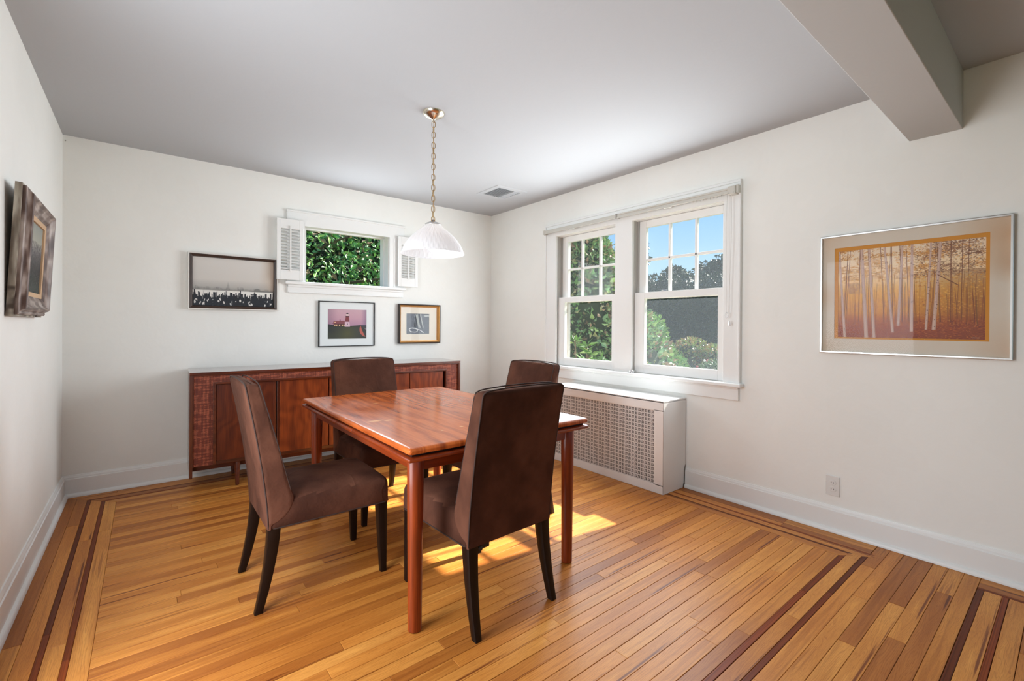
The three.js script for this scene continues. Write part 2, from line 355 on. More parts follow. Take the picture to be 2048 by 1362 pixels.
// ---------------------------------------------------------------- window_1: pair of double-hung sashes in the right wall
{
  const w = struct(grp('window_1'));
  const B = (name, list, mat = mTrim, parent = w) => mesh(name, uvBox(merge(list), 'y', 0.6), mat, parent);
  B('head_casing', [bx(-0.022, 0.001, 2.112, 2.228, 0.985, 2.945), bx(-0.032, 0.001, 2.222, 2.242, 0.975, 2.952, 0.004)]);
  B('side_casing', [bx(-0.022, 0.001, 0.825, 2.115, 0.985, 1.131), bx(-0.03, 0.001, 0.825, 2.225, 0.976, 0.992, 0.004)]);
  B('side_casing', [bx(-0.022, 0.001, 0.825, 2.115, 2.832, 2.945), bx(-0.03, 0.001, 0.825, 2.225, 2.937, 2.952, 0.004)]);
  B('mullion_casing', [bx(-0.022, 0.02, 0.825, 2.115, 1.868, 2.047)]);
  B('mullion_post', [bx(0.02, 0.18, 0.80, 2.13, 1.872, 2.044, 0)]);
  B('stool', [bx(-0.062, 0.06, 0.803, 0.830, 0.955, 2.972, 0.008, 3)]);
  B('apron', [bx(-0.02, 0.0, 0.708, 0.804, 0.985, 2.94, 0.003), bx(-0.026, 0.0, 0.786, 0.804, 0.985, 2.94, 0.005)]);
  B('jamb', [bx(0, 0.18, 0.80, 2.13, 1.109, 1.127, 0), bx(0, 0.18, 0.80, 2.13, 2.828, 2.852, 0), bx(0, 0.18, 2.110, 2.132, 1.109, 2.852, 0), bx(0.05, 0.24, 0.78, 0.828, 1.05, 2.9, 0)]);
  for (const [z0, z1, gl, gr, m1, m2, glu] of [[1.131, 1.868, 1.218, 1.805, 1.403, 1.627, 1.222], [2.048, 2.828, 2.146, 2.773, 2.347, 2.574, 2.130]]) {
    B('sash_track', [bx(0.004, 0.12, 0.83, 2.11, z0 - 0.003, z0 + 0.004, 0), bx(0.050, 0.056, 1.5, 2.11, z0, z0 + 0.02, 0)], mTrack);
    const up = grp('upper_sash', w), lo = grp('lower_sash', w);
    const xf = 0.058, xb = 0.092, a = z0 + 0.018, b = z1 - 0.005;
    B('stile', [bx(xf, xb, 1.46, 2.108, a, glu)], mSash, up); B('stile', [bx(xf, xb, 1.46, 2.108, gr + 0.012, b)], mSash, up);
    B('rail', [bx(xf, xb, 2.050, 2.108, glu, gr + 0.012)], mSash, up); B('rail', [bx(xf, xb, 1.46, 1.507, glu, gr + 0.012)], mSash, up);
    for (const m of [m1, m2]) B('muntin', [bx(xf + 0.004, xb - 0.002, 1.507, 2.05, m - 0.010, m + 0.010, 0.004)], mSash, up);
    B('muntin', [bx(xf + 0.004, xb - 0.002, 1.767, 1.787, glu, gr + 0.012, 0.004)], mSash, up);
    const zs = [glu, m1, m2, gr + 0.012];
    for (let i = 0; i < 3; i++) for (const [y0, y1] of [[1.507, 1.777], [1.777, 2.05]]) B('pane', [bx(0.076, 0.0765, y0, y1, zs[i], zs[i + 1], 0)], mGlass, up);
    const c = z0 + 0.004, d = z1 - 0.004;
    B('stile', [bx(0.016, 0.050, 0.832, 1.503, c, gl)], mSash, lo); B('stile', [bx(0.016, 0.050, 0.832, 1.503, gr, d)], mSash, lo);
    B('rail', [bx(0.016, 0.050, 1.452, 1.503, gl, gr)], mSash, lo); B('rail', [bx(0.016, 0.050, 0.832, 0.906, gl, gr)], mSash, lo);
    B('pane', [bx(0.033, 0.0335, 0.906, 1.452, gl, gr, 0)], mGlass, lo);
    const zc = (gl + gr) / 2 - 0.13;
    if (z0 > 2) mesh('sash_lock', merge([lathe([[0, 0], [0.018, 0], [0.018, 0.006], [0.008, 0.011], [0, 0.012]], 16), bx(-0.006, 0.006, 0.006, 0.014, -0.032, 0.02, 0.003)]), mSteel, lo, [0.034, 1.503, zc]);
  }
  // sun-lit dust on the storm panes outside, right-hand unit the dustier
  const mDust = (o) => MP({ color: lin(0.62, 0.72, 0.82), roughness: 1, transmission: 0.6, thickness: 0, transparent: true, opacity: o, specularIntensity: 0 });
  mesh('dusty_storm_pane', bx(0.150, 0.151, 0.83, 2.11, 2.06, 2.82, 0), mDust(0.04), w);
  mesh('dusty_storm_pane', bx(0.150, 0.151, 0.83, 2.11, 1.14, 1.86, 0), mDust(0.012), w);
  B('storm_frame', [bx(0.145, 0.165, 1.455, 1.485, 2.06, 2.82, 0), bx(0.145, 0.165, 1.455, 1.485, 1.14, 1.86, 0), bx(0.14, 0.17, 0.83, 2.11, 1.127, 1.150, 0), bx(0.14, 0.17, 0.83, 2.11, 2.04, 2.062, 0)], mTrack);
}
// chrome dome standing on the stool
{
  const t = grp('window_bell', scene, [-0.022, 0.830, 2.055]);
  mesh('dome', lathe([[0.0, 0.030], [0.010, 0.0285], [0.019, 0.022], [0.024, 0.012], [0.0255, 0.005], [0.024, 0.004], [0.021, 0.010], [0, 0.022]], 28), mChrome, t);
  mesh('base', lathe([[0, 0], [0.028, 0], [0.028, 0.003], [0.006, 0.004], [0.004, 0.02], [0, 0.02]], 28), mSteel, t);
  tag(t, 'small chrome dome bell on the window stool between the two sashes', 'bell');
}
// curtain traverse rod without curtains, with its cord and tassel
{
  const t = grp('curtain_rod', scene, [-0.05, 2.163, 0.998]);
  const ivory = M({ color: lin(0.62, 0.60, 0.54), roughness: 0.35, metalness: 0.2 });
  mesh('rail', merge([bx(-0.014, 0.010, -0.013, 0.019, 0, 1.92, 0.004), bx(-0.017, -0.012, -0.017, -0.007, 0, 1.90, 0.002), bx(-0.019, -0.013, 0.008, 0.021, 0.95, 1.93, 0.003)]), ivory, t);
  mesh('end_bracket', merge([bx(-0.018, 0.03, -0.02, 0.022, -0.012, 0.012, 0.003), tube([V(-0.012, -0.014, 0.02), V(-0.014, -0.024, 0.012), V(-0.01, -0.026, 0)], 0.003, 8)]), ivory, t);
  mesh('pulley_housing', merge([bx(-0.022, 0.03, -0.028, 0.030, 1.88, 1.936, 0.006, 2), bx(-0.012, 0.03, -0.020, 0.034, 1.934, 1.952, 0.002)]), ivory, t);
  for (const z of [1.888, 1.922]) mesh('screw', lathe([[0, 0], [0.0035, 0], [0.0025, 0.002], [0, 0.002]], 10).rotateZ(Math.PI / 2), mTrack, t, [-0.022, -0.016, z]);
  mesh('wall_bracket', merge([bx(-0.006, 0.05, -0.012, 0.026, 0.90, 0.925, 0.002), bx(-0.022, -0.014, -0.02, 0.024, 0.905, 0.92, 0.001)]), mTrack, t);
  for (const z of [0.36, 1.38]) mesh('carrier', merge([bx(-0.024, -0.014, -0.026, -0.012, z, z + 0.07, 0.004), bx(-0.02, -0.014, -0.015, -0.008, z + 0.03, z + 0.10, 0.002)]), ivory, t);
  for (let i = 0; i < 9; i++) mesh('glide', merge([bx(-0.017, -0.010, -0.023, -0.012, 1.62 + i * 0.026, 1.626 + i * 0.026, 0.001), new THREE.TorusGeometry(0.004, 0.001, 5, 10).toNonIndexed().translate(-0.013, -0.026, 1.623 + i * 0.026)]), ivory, t);
  mesh('cord', merge([tube([V(-0.012, -0.026, 1.875), V(-0.013, -0.3, 1.872), V(-0.012, -0.60, 1.876), V(-0.013, -0.855, 1.876)], 0.0016, 30), tube([V(-0.012, -0.026, 1.905), V(-0.010, -0.3, 1.906), V(-0.013, -0.65, 1.897), V(-0.013, -0.875, 1.893)], 0.0016, 30)]), M({ color: lin(0.7, 0.69, 0.66), roughness: 0.8 }), t);
  mesh('tassel', merge([lathe([[0, 0.035], [0.004, 0.034], [0.006, 0.02], [0.009, 0], [0, 0]], 12).translate(-0.013, -0.935, 1.898), new THREE.TorusGeometry(0.010, 0.002, 6, 14).toNonIndexed().scale(1, 1.8, 1).rotateY(Math.PI / 2).translate(-0.013, -0.862, 1.878)]), MP({ color: lin(0.9, 0.9, 0.9), roughness: 0.15, transmission: 0.5, thickness: 0.01 }), t);
  tag(t, 'bare ivory metal curtain rod with pull cords across the head of the double window', 'curtain rod');
}

// ---------------------------------------------------------------- window_2: small fixed window in the back wall, with shutters
{
  const w = struct(grp('window_2'));
  const B = (name, list, mat = mTrim) => mesh(name, uvBox(merge(list), 'x', 0.6), mat, w);
  B('head_casing', [bx(-2.245, -1.125, 2.108, 2.232, -0.002, 0.020), bx(-2.25, -1.12, 2.222, 2.240, -0.002, 0.027, 0.004)]);
  B('side_casing', [bx(-2.245, -2.096, 1.60, 2.11, -0.002, 0.020)]); B('side_casing', [bx(-1.288, -1.128, 1.60, 2.11, -0.002, 0.020), bx(-1.24, -1.228, 1.60, 2.10, 0.018, 0.026, 0.002)]);
  B('stool', [bx(-2.262, -1.115, 1.574, 1.602, -0.12, 0.052, 0.007, 3)]);
  B('apron', [bx(-2.238, -1.135, 1.502, 1.576, -0.002, 0.020, 0.003), bx(-2.238, -1.135, 1.552, 1.576, -0.002, 0.028, 0.006), bx(-2.232, -1.14, 1.500, 1.512, -0.002, 0.024, 0.004)]);
  B('jamb', [bx(-2.102, -2.090, 1.60, 2.125, -0.2, 0.001, 0), bx(-1.296, -1.284, 1.60, 2.125, -0.2, 0.001, 0), bx(-2.10, -1.285, 2.112, 2.126, -0.2, 0.001, 0), bx(-2.10, -1.285, 1.58, 1.6, -0.22, 0.001, 0)]);
  B('sash_frame', [bx(-2.09, -2.055, 1.60, 2.112, -0.125, -0.095), bx(-1.305, -1.296, 1.60, 2.112, -0.125, -0.095), bx(-2.06, -1.30, 2.100, 2.113, -0.125, -0.095), bx(-2.06, -1.30, 1.60, 1.612, -0.125, -0.095)], mSash);
  B('pane', [bx(-2.06, -1.298, 1.606, 2.106, -0.111, -0.110, 0)], mGlass);
}
function shutter(label, x, z, width, y0, y1, turn, dir) { // hinged at local x = 0, reaching to dir * width
  const t = grp('louvered_shutter', scene, [x, y0, z]); t.rotation.y = turn;
  const h = y1 - y0, X = (a) => a * dir, st = 0.032, w = width;
  const B = (name, a, b, c, d, e, f, r = 0.002) => mesh(name, uvBox(bx(Math.min(X(a), X(b)), Math.max(X(a), X(b)), c, d, e, f, r), 'y', 0.6), mTrim, t);
  B('stile', 0, st, 0, h, 0, 0.022); B('stile', w - st, w, 0, h, 0, 0.022); B('rail', st, w - st, 0, 0.088, 0.001, 0.021); B('rail', st, w - st, h - 0.085, h, 0.001, 0.021);
  const n = 13, y = (i) => 0.088 + (h - 0.173) * (i + 0.5) / n;
  for (let i = 0; i < n; i++) mesh('louver', uvBox(new RoundedBoxGeometry(w - 2 * st, 0.004, 0.030, 1, 0.0015), 'x', 0.6), mTrim, t, [X(w / 2), y(i), 0.011], [0.62, 0, 0]);
  B('tilt_rod', w / 2 - 0.006, w / 2 + 0.006, 0.075, h - 0.06, 0.024, 0.034, 0.002);
  for (const q of [0.09, h - 0.09]) mesh('hinge', new THREE.CylinderGeometry(0.004, 0.004, 0.05, 10), mTrim, t, [0, q, 0.012]);
  tag(t, label, 'shutter', 'white louvered shutters of the small window');
}
shutter('white louvered shutter folded open on the left of the small window', -2.118, 0.045, 0.216, 1.610, 2.143, -0.02, -1);
shutter('white louvered shutter folded open on the right of the small window, partly behind the lamp', -1.205, 0.036, 0.212, 1.614, 2.125, -0.06, 1);

// ---------------------------------------------------------------- door_1 (left wall) and added_window_3 (far end): added out of the frame to let daylight in
{
  const d = struct(grp('door_1'));
  const B = (name, list, mat = mTrim, p = d) => mesh(name, uvBox(merge(list), 'y', 0.6), mat, p);
  B('casing', [bx(-W, -W + 0.02, 0, 2.2, 2.26, 2.37), bx(-W, -W + 0.02, 0, 2.2, 3.39, 3.50), bx(-W, -W + 0.02, 2.09, 2.2, 2.26, 3.50)]);
  for (const z of [2.36, 2.88]) { B('door_leaf', [bx(-W - 0.12, -W - 0.08, 0, 2.1, z, z + 0.09), bx(-W - 0.12, -W - 0.08, 0, 2.1, z + 0.43, z + 0.52), bx(-W - 0.12, -W - 0.08, 0, 0.2, z + 0.09, z + 0.43), bx(-W - 0.12, -W - 0.08, 1.98, 2.1, z + 0.09, z + 0.43)], mSash); B('pane', [bx(-W - 0.101, -W - 0.1, 0.2, 1.98, z + 0.09, z + 0.43, 0)], mGlass); }
  const f = struct(grp('added_window_3'));
  B('casing', [bx(-2.8, -2.69, 0.75, 2.25, ZF - 0.02, ZF), bx(-0.51, -0.4, 0.75, 2.25, ZF - 0.02, ZF), bx(-2.7, -0.5, 2.14, 2.25, ZF - 0.02, ZF), bx(-2.7, -0.5, 0.75, 0.86, ZF - 0.02, ZF)], mTrim, f);
  B('sash', [bx(-1.64, -1.56, 0.85, 2.15, ZF + 0.05, ZF + 0.09), bx(-2.7, -0.5, 1.46, 1.52, ZF + 0.05, ZF + 0.09)], mSash, f);
  B('pane', [bx(-2.7, -0.5, 0.85, 2.15, ZF + 0.07, ZF + 0.071, 0)], mGlass, f);
}

// ---------------------------------------------------------------- dining table
const teakTop = tex(1024, 1024, (u, v) => { // u across the boards (x), v along the grain (z)
  const nb = 5, b = Math.floor(u * nb), ub = u * nb - b, o = b * 13.7;
  const warp = fbm(v * 1.6 + o, u * 7, 64, 7, 4, 201), t = ub * 2.0 + warp * 3.2 + (b % 2) * 0.5;
  const ring = Math.pow(0.5 + 0.5 * Math.sin(6.2832 * t), 1.4), f = fbm(v * 14, u * 170, 14, 170, 2, 220);
  let c = mix3([204, 106, 48], [134, 54, 20], clamp(0.38 * ring + 0.7 * (f - 0.5) + 0.12 * hash(b, 1, 5), 0, 1));
  c = mix3(c, [84, 30, 16], sstep(0.62, 0.85, fbm(v * 4, u * 14, 4, 14, 4, 240)) * 0.3);
  const worn = sstep(0.60, 0.86, fbm(u * 4, v * 3, 4, 3, 4, 260)); c = mix3(c, [222, 128, 62], worn * 0.55);
  for (const [x, y, a, bb] of [[0.16, 0.635, 0.030, 0.010], [0.37, 0.855, 0.012, 0.008], [0.41, 0.868, 0.011, 0.006], [0.30, 0.30, 0.022, 0.008], [0.26, 0.865, 0.010, 0.005], [0.10, 0.62, 0.05, 0.014]]) {
    const q = ((u - x) / a) ** 2 + ((v - y) / bb) ** 2; if (q < 1) c = mix3(c, [236, 178, 116], (1 - q) * 0.9);
  }
  return c;
});
const teakRough = gray(256, 256, (u, v) => 0.20 + 0.22 * (fbm(u * 5, v * 5, 5, 5, 4, 280) - 0.4));
const mTeakTop = MP({ map: teakTop, roughness: 1, roughnessMap: teakRough, specularIntensity: 0.5 });
const teakSide = wood({ light: [150, 62, 22], dark: [100, 34, 10], deep: [66, 18, 6], figure: 0.7, bands: 3, fine: 50, s: 300, streak: 0.4 });
const mTeak = M({ map: teakSide, roughness: 0.32 });
{
  const t = grp('dining_table', scene, [-1.947, 0, 2.092]); tag(t, 'square-legged red-brown teak draw-leaf table with worn glossy top in the middle of the room', 'table');
  t.userData.label = 'red-brown teak draw-leaf dining table with worn glossy top in the room centre';
  const hx = 0.4975, hz = 0.757;
  // top slab: softly rounded upper edge, undercut below
  const ring = (ix, y, r = 0.012) => rrect(-hx + ix, hx - ix, -hz + ix, hz - ix, r, y, 2, 4);
  const top = loft([ring(0.014, 0.7265), ring(0.004, 0.7265), ring(0.0005, 0.7315), ring(0, 0.737), ring(0.001, 0.743), ring(0.004, 0.7475), ring(0.009, 0.75), ring(0.02, 0.7502)], { crease: 0.9 });
  const p = top.attributes.position, uv = top.attributes.uv; for (let i = 0; i < p.count; i++) uv.setXY(i, (p.getX(i) + hx) / (2 * hx), (p.getZ(i) + hz) / (2 * hz));
  mesh('tabletop', top, mTeakTop, t);
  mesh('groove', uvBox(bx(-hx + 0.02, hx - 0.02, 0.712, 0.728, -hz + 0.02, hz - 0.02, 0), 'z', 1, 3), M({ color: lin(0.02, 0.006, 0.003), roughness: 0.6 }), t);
  const slab = (z0, z1) => { const R = (i, y) => rrect(-hx + i, hx - i, z0 + (z0 < -hz + 0.01 ? i : 0), z1 - (z1 > hz - 0.01 ? i : 0), 0.004, y, 2, 3); return uvBox(loft([R(0.004, 0.697), R(0, 0.701), R(-0.001, 0.706), R(0, 0.711), R(0.005, 0.715), R(0.015, 0.7155)], { crease: 0.8 }), 'z', 0.8, 3); };
  mesh('leaf', slab(-hz, -0.112), mTeak, t); mesh('centre_slab', slab(-0.109, 0.130), mTeak, t); mesh('leaf', slab(0.133, hz), mTeak, t);
  const ax = hx - 0.067, az = hz - 0.083;
  for (const s of [-1, 1]) { mesh('apron', uvBox(bx(-ax, ax, 0.638, 0.700, s * az - 0.011, s * az + 0.011, 0.003), 'x', 0.8, 3), mTeak, t); mesh('apron', uvBox(bx(s * (ax - 0.002) - 0.011, s * (ax - 0.002) + 0.011, 0.638, 0.700, -az, az, 0.003), 'z', 0.8, 3), mTeak, t); }
  for (const sx of [-1, 1]) for (const sz of [-1, 1]) {
    const leg = lathe([[0, 0.002], [0.025, 0.002], [0.0272, 0.005], [0.0275, 0.012], [0.030, 0.35], [0.0325, 0.58], [0.0335, 0.697], [0, 0.698]], 28);
    const lu = leg.attributes.uv; for (let i = 0; i < lu.count; i++) lu.setXY(i, leg.attributes.position.getY(i) * 0.9 + 0.3 * sx, lu.getX(i) * 0.6);
    mesh('leg', leg, mTeak, t, [sx * ax, 0, sz * az]);
  }
}

// ---------------------------------------------------------------- dining chairs in brown microsuede
const suedeN = (u, v) => fbm(u * 6, v * 6, 6, 6, 5, 400) * 0.6 + fbm(u * 3 + 1.7 * fbm(u * 4, v * 4, 4, 4, 2, 410), v * 3, 3, 3, 3, 420) * 0.4;
const suede = tex(512, 512, (u, v) => { const n = sstep(0.3, 0.72, suedeN(u, v)); return mix3([64, 37, 27], [104, 66, 50], n); });
const suedeB = gray(512, 512, (u, v) => 0.5 * fbm(u * 5, v * 5, 5, 5, 3, 440) + 0.12 * fbm(u * 140, v * 140, 140, 140, 1, 450) + 0.3 * Math.pow(1 - Math.abs(2 * fbm(u * 4 + 0.6 * fbm(u * 6, v * 6, 6, 6, 2, 460), v * 7, 4, 7, 3, 470) - 1), 14));
const mSuede = MP({ map: suede, roughness: 0.88, bumpMap: suedeB, bumpScale: 0.004, sheen: 0.35, sheenColor: lin(0.30, 0.17, 0.12), sheenRoughness: 0.45, specularIntensity: 0.3 });
const mPiping = M({ color: lin(0.035, 0.015, 0.010), roughness: 0.8 });
const mLeg = MP({ color: lin(0.010, 0.0045, 0.003), roughness: 0.38, specularIntensity: 0.45 });
function makeChair() {
  const t = new THREE.Group(); t.name = 'dining_chair';
  const w = 0.2275, yb = 0.345;
  const S = (ix, iz, y, r) => rrect(-w + ix, w - ix, -0.262 + iz, 0.27 - iz, r, y, 6, 4, 0.004);
  const seatG = loft([S(0.004, 0.004, yb, 0.016), S(0, 0, yb + 0.006, 0.018), S(0, 0, 0.40, 0.02), S(0.0005, 0.0005, 0.438, 0.022), S(0.005, 0.005, 0.455, 0.024), S(0.015, 0.015, 0.466, 0.03), S(0.035, 0.035, 0.474, 0.04), S(0.075, 0.075, 0.483, 0.05), S(0.13, 0.13, 0.489, 0.05), S(0.185, 0.20, 0.492, 0.03)], { crease: 1.2 });
  mesh('seat', uvBox(seatG, 'x', 1.1, 1.1, 0.2, 0.4), mSuede, t);
  const zr = (y) => -0.27 - 0.088 * Math.pow(clamp((y - yb) / 0.62, 0, 1), 1.45);
  const th = (y) => y < 0.47 ? Math.max(0.016, 0.112 * Math.sqrt(Math.max(0, 1 - ((0.47 - y) / 0.105) ** 2))) : lerp(0.112, 0.058, Math.pow((y - 0.47) / 0.49, 0.75));
  const hw = (y) => 0.2288 - 0.004 * clamp((y - 0.5) / 0.46, 0, 1);
  const R = (y, ins = 0) => { const b = sstep(0.48, 0.65, y) * (1 - sstep(0.86, 0.96, y)); return rrect(-hw(y) + ins, hw(y) - ins, zr(y) + ins, zr(y) + th(y) - ins, Math.min(0.011, th(y) / 2.2), y, 8, 3, 0.014 * b); };
  const ys = [0.345, 0.36, 0.368, 0.378, 0.39, 0.41, 0.43, 0.45, 0.47, 0.50, 0.54, 0.58, 0.63, 0.68, 0.73, 0.78, 0.83, 0.88, 0.92, 0.945];
  const backG = loft([...ys.map((y) => R(y)), R(0.957, 0.002), R(0.964, 0.007), R(0.967, 0.015), R(0.968, 0.022)], { crease: 1.0 });
  mesh('backrest', uvBox(backG, 'y', 1.0, 1.0, 0.1, 0.7), mSuede, t);
  const yy = [0.35, 0.42, 0.5, 0.6, 0.7, 0.8, 0.9, 0.955];
  const e = 0.0085, line = (zz) => [...yy.map((y) => V(-hw(y) + 0.0035, y, zz(y))), V(-hw(0.965) + 0.012, 0.9645, zz(0.96)), V(hw(0.965) - 0.012, 0.9645, zz(0.96)), ...[...yy].reverse().map((y) => V(hw(y) - 0.0035, y, zz(y)))];
  mesh('piping', merge([tube(line((y) => zr(y) + 0.0032), 0.0032, 90, 5), tube(line((y) => zr(y) + th(y) - 0.0035).slice(2, -2), 0.0028, 70, 5), tube(rrect(-w, w, -0.262, 0.271, 0.016, yb + 0.003, 3, 3), 0.0030, 60, 5, true)]), mPiping, t);
  const sq = (x, y, z, a, b) => rrect(x - a, x + a, z - b, z + b, 0.003, y, 1, 2);
  for (const s of [-1, 1]) {
    const fl = []; for (let i = 0; i <= 8; i++) { const y = yb + 0.004 - (yb + 0.002) * i / 8, k = i / 8, a = lerp(0.024, 0.0145, k); fl.push(sq(s * (w - 0.006 - a), y, 0.264 - a - 0.002 * k, a, a)); }
    mesh('leg', loft(fl.reverse(), { crease: 0.7 }), mLeg, t);
    const rl = []; for (let i = 0; i <= 10; i++) { const k = i / 10, y = yb + 0.004 - (yb + 0.002) * k, a = lerp(0.024, 0.0145, k), b = lerp(0.025, 0.0155, k), zb = -0.268 - 0.050 * Math.pow(k, 1.7); rl.push(sq(s * (w - 0.004 - a), y, zb + b, a, b)); }
    mesh('leg', loft(rl.reverse(), { crease: 0.7 }), mLeg, t);
  }
  return t;
}
const chair0 = makeChair();
[[-2.545, 2.055, Math.PI / 2, 'brown microsuede dining chair pushed in at the left long side of the table'],
  [-2.022, 2.660, Math.PI + 0.042, 'brown microsuede dining chair nearest the viewer, plain back turned, at the table end'],
  [-1.975, 1.462, 0.0, 'brown microsuede dining chair at the far end of the table in front of the sideboard'],
  [-1.452, 2.060, -Math.PI / 2, 'brown microsuede dining chair on the window side of the table, behind the nearest chair']].forEach(([x, z, a, label], i) => {
  const c = i ? chair0.clone() : chair0; c.name = numbered('dining_chair'); c.position.set(x, 0, z); c.rotation.y = a; scene.add(c);
  tag(c, label, 'chair', 'four brown dining chairs round the table');
  if (i === 1) mesh('corner_bracket', merge([bx(0.115, 0.185, 0.322, 0.346, -0.262, -0.215, 0.004), lathe([[0, 0], [0.010, 0], [0.010, 0.012], [0, 0.012]], 14).rotateX(Math.PI / 2).translate(0.165, 0.330, -0.268)]), mBlack, c);
});

// ---------------------------------------------------------------- sideboard
{
  const L = 2.20, D = 0.45, Hh = 0.868, t = grp('sideboard', scene, [-2.976, 0, 0.47]); t.rotation.y = -0.0436; // local x along the front from its left end, z = 0 the front edge
  tag(t, 'long low walnut sideboard with woven cane surround and plain doors along the back wall', 'sideboard');
  const wal = wood({ w: 1024, h: 512, light: [140, 64, 24], dark: [92, 34, 10], deep: [54, 16, 6], figure: 1.6, bands: 7, fine: 120, s: 500, streak: 0.35 });
  const wal2 = wood({ w: 1024, h: 512, light: [104, 46, 20], dark: [66, 24, 9], deep: [36, 12, 6], figure: 0.5, bands: 12, fine: 120, s: 520, streak: 0.4 });
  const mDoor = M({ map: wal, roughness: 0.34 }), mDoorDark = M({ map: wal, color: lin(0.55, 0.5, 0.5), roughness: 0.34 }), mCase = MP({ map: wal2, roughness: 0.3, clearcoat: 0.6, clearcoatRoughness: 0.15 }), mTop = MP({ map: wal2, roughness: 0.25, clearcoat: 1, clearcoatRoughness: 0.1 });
  const cane = gray(256, 256, (u, v) => { const a = u * 32, b = v * 32, i = Math.floor(a) + Math.floor(b), fa = Math.sin(Math.PI * (a % 1)), fb = Math.sin(Math.PI * (b % 1)); return (i % 2 ? 0.35 + 0.65 * fa * Math.sqrt(fb) : 0.35 + 0.65 * fb * Math.sqrt(fa)) * (0.75 + 0.25 * fbm(u * 9, v * 9, 9, 9, 2, 530)); });
  const caneC = tex(256, 256, (u, v) => { const a = u * 32, b = v * 32, i = Math.floor(a) + Math.floor(b), fa = Math.sin(Math.PI * (a % 1)), fb = Math.sin(Math.PI * (b % 1)), k = (i % 2 ? fa : fb), n = fbm(u * 24, v * 4, 24, 4, 2, 540) * 0.5 + fbm(u * 4, v * 24, 4, 24, 2, 545) * 0.5; return mix3([40, 14, 8], mix3([134, 54, 26], [190, 100, 66], sstep(0.42, 0.6, n)), Math.pow(k, 0.8)); });
  const mCane = M({ map: caneC, bumpMap: cane, bumpScale: 0.0015, roughness: 0.55 });
  const B = (name, list, mat, grain = 'x', su = 0.9, sv = 1.6, par = t) => mesh(name, uvBox(merge(list), grain, su, sv, rnd(), rnd()), mat, par);
  const yb = 0.190, s = 0.020;
  B('top', [bx(0, L, Hh - s, Hh, -D, 0, 0.0025)], mTop);
  B('side_panel', [bx(0, s, 0.112, Hh - s, -D, 0, 0.0025)], mCase, 'y'); B('side_panel', [bx(L - s, L, 0.112, Hh - s, -D, 0, 0.0025)], mCase, 'y');
  B('bottom', [bx(s, L - s, yb, yb + s, -D, -0.022, 0)], mCase); B('back_panel', [bx(s, L - s, yb, Hh - s, -D, -D + 0.01, 0)], mCase);
  B('edge_bead', [bx(s, s + 0.006, yb, Hh - s, -0.02, -0.004, 0.002), bx(L - s - 0.006, L - s, yb, Hh - s, -0.02, -0.004, 0.002), bx(s, L - s, Hh - s - 0.008, Hh - s, -0.02, -0.004, 0.002)], mCase);
  const dx0 = 0.160, dx1 = 2.040, dy1 = 0.776;
  for (const q of [[s, dx0 - 0.018, yb, Hh - s], [dx1 + 0.018, L - s, yb, Hh - s], [dx0 - 0.018, dx1 + 0.018, dy1 + 0.016, Hh - s]]) B('cane_panel', [bx(q[0], q[1], q[2], q[3], -0.030, -0.018, 0)], mCane, 'y', 4, 4);
  B('door_frame', [bx(dx0 - 0.018, dx0, yb, dy1 + 0.016, -0.04, -0.006, 0.002), bx(dx1, dx1 + 0.018, yb, dy1 + 0.016, -0.04, -0.006, 0.002), bx(dx0, dx1, dy1, dy1 + 0.016, -0.04, -0.006, 0.002)], mCase);
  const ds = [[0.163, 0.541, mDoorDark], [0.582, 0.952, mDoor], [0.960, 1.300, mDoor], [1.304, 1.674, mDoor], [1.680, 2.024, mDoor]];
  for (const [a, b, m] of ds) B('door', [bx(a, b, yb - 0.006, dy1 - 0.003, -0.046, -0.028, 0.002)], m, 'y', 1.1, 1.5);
  B('finger_pull', [bx(0.541, 0.558, yb, dy1 - 0.003, -0.05, -0.034, 0.003), bx(0.566, 0.582, yb, dy1 - 0.003, -0.05, -0.034, 0.003)], mCase, 'y');
  B('door_divider', [bx(0.53, 0.60, yb, dy1, -0.07, -0.058, 0)], mCase, 'y');
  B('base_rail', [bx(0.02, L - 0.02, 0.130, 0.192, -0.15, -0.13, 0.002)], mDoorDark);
  const mSideLeg = M({ map: wal2, color: lin(0.9, 0.85, 0.8), roughness: 0.4 });
  for (const x of [0.30, L - 0.30]) for (const z of [-0.055, -D + 0.07]) mesh('leg', lathe([[0, 0.002], [0.011, 0.002], [0.012, 0.006], [0.021, 0.19], [0, 0.191]], 20), mSideLeg, t, [x, 0, z]);
}

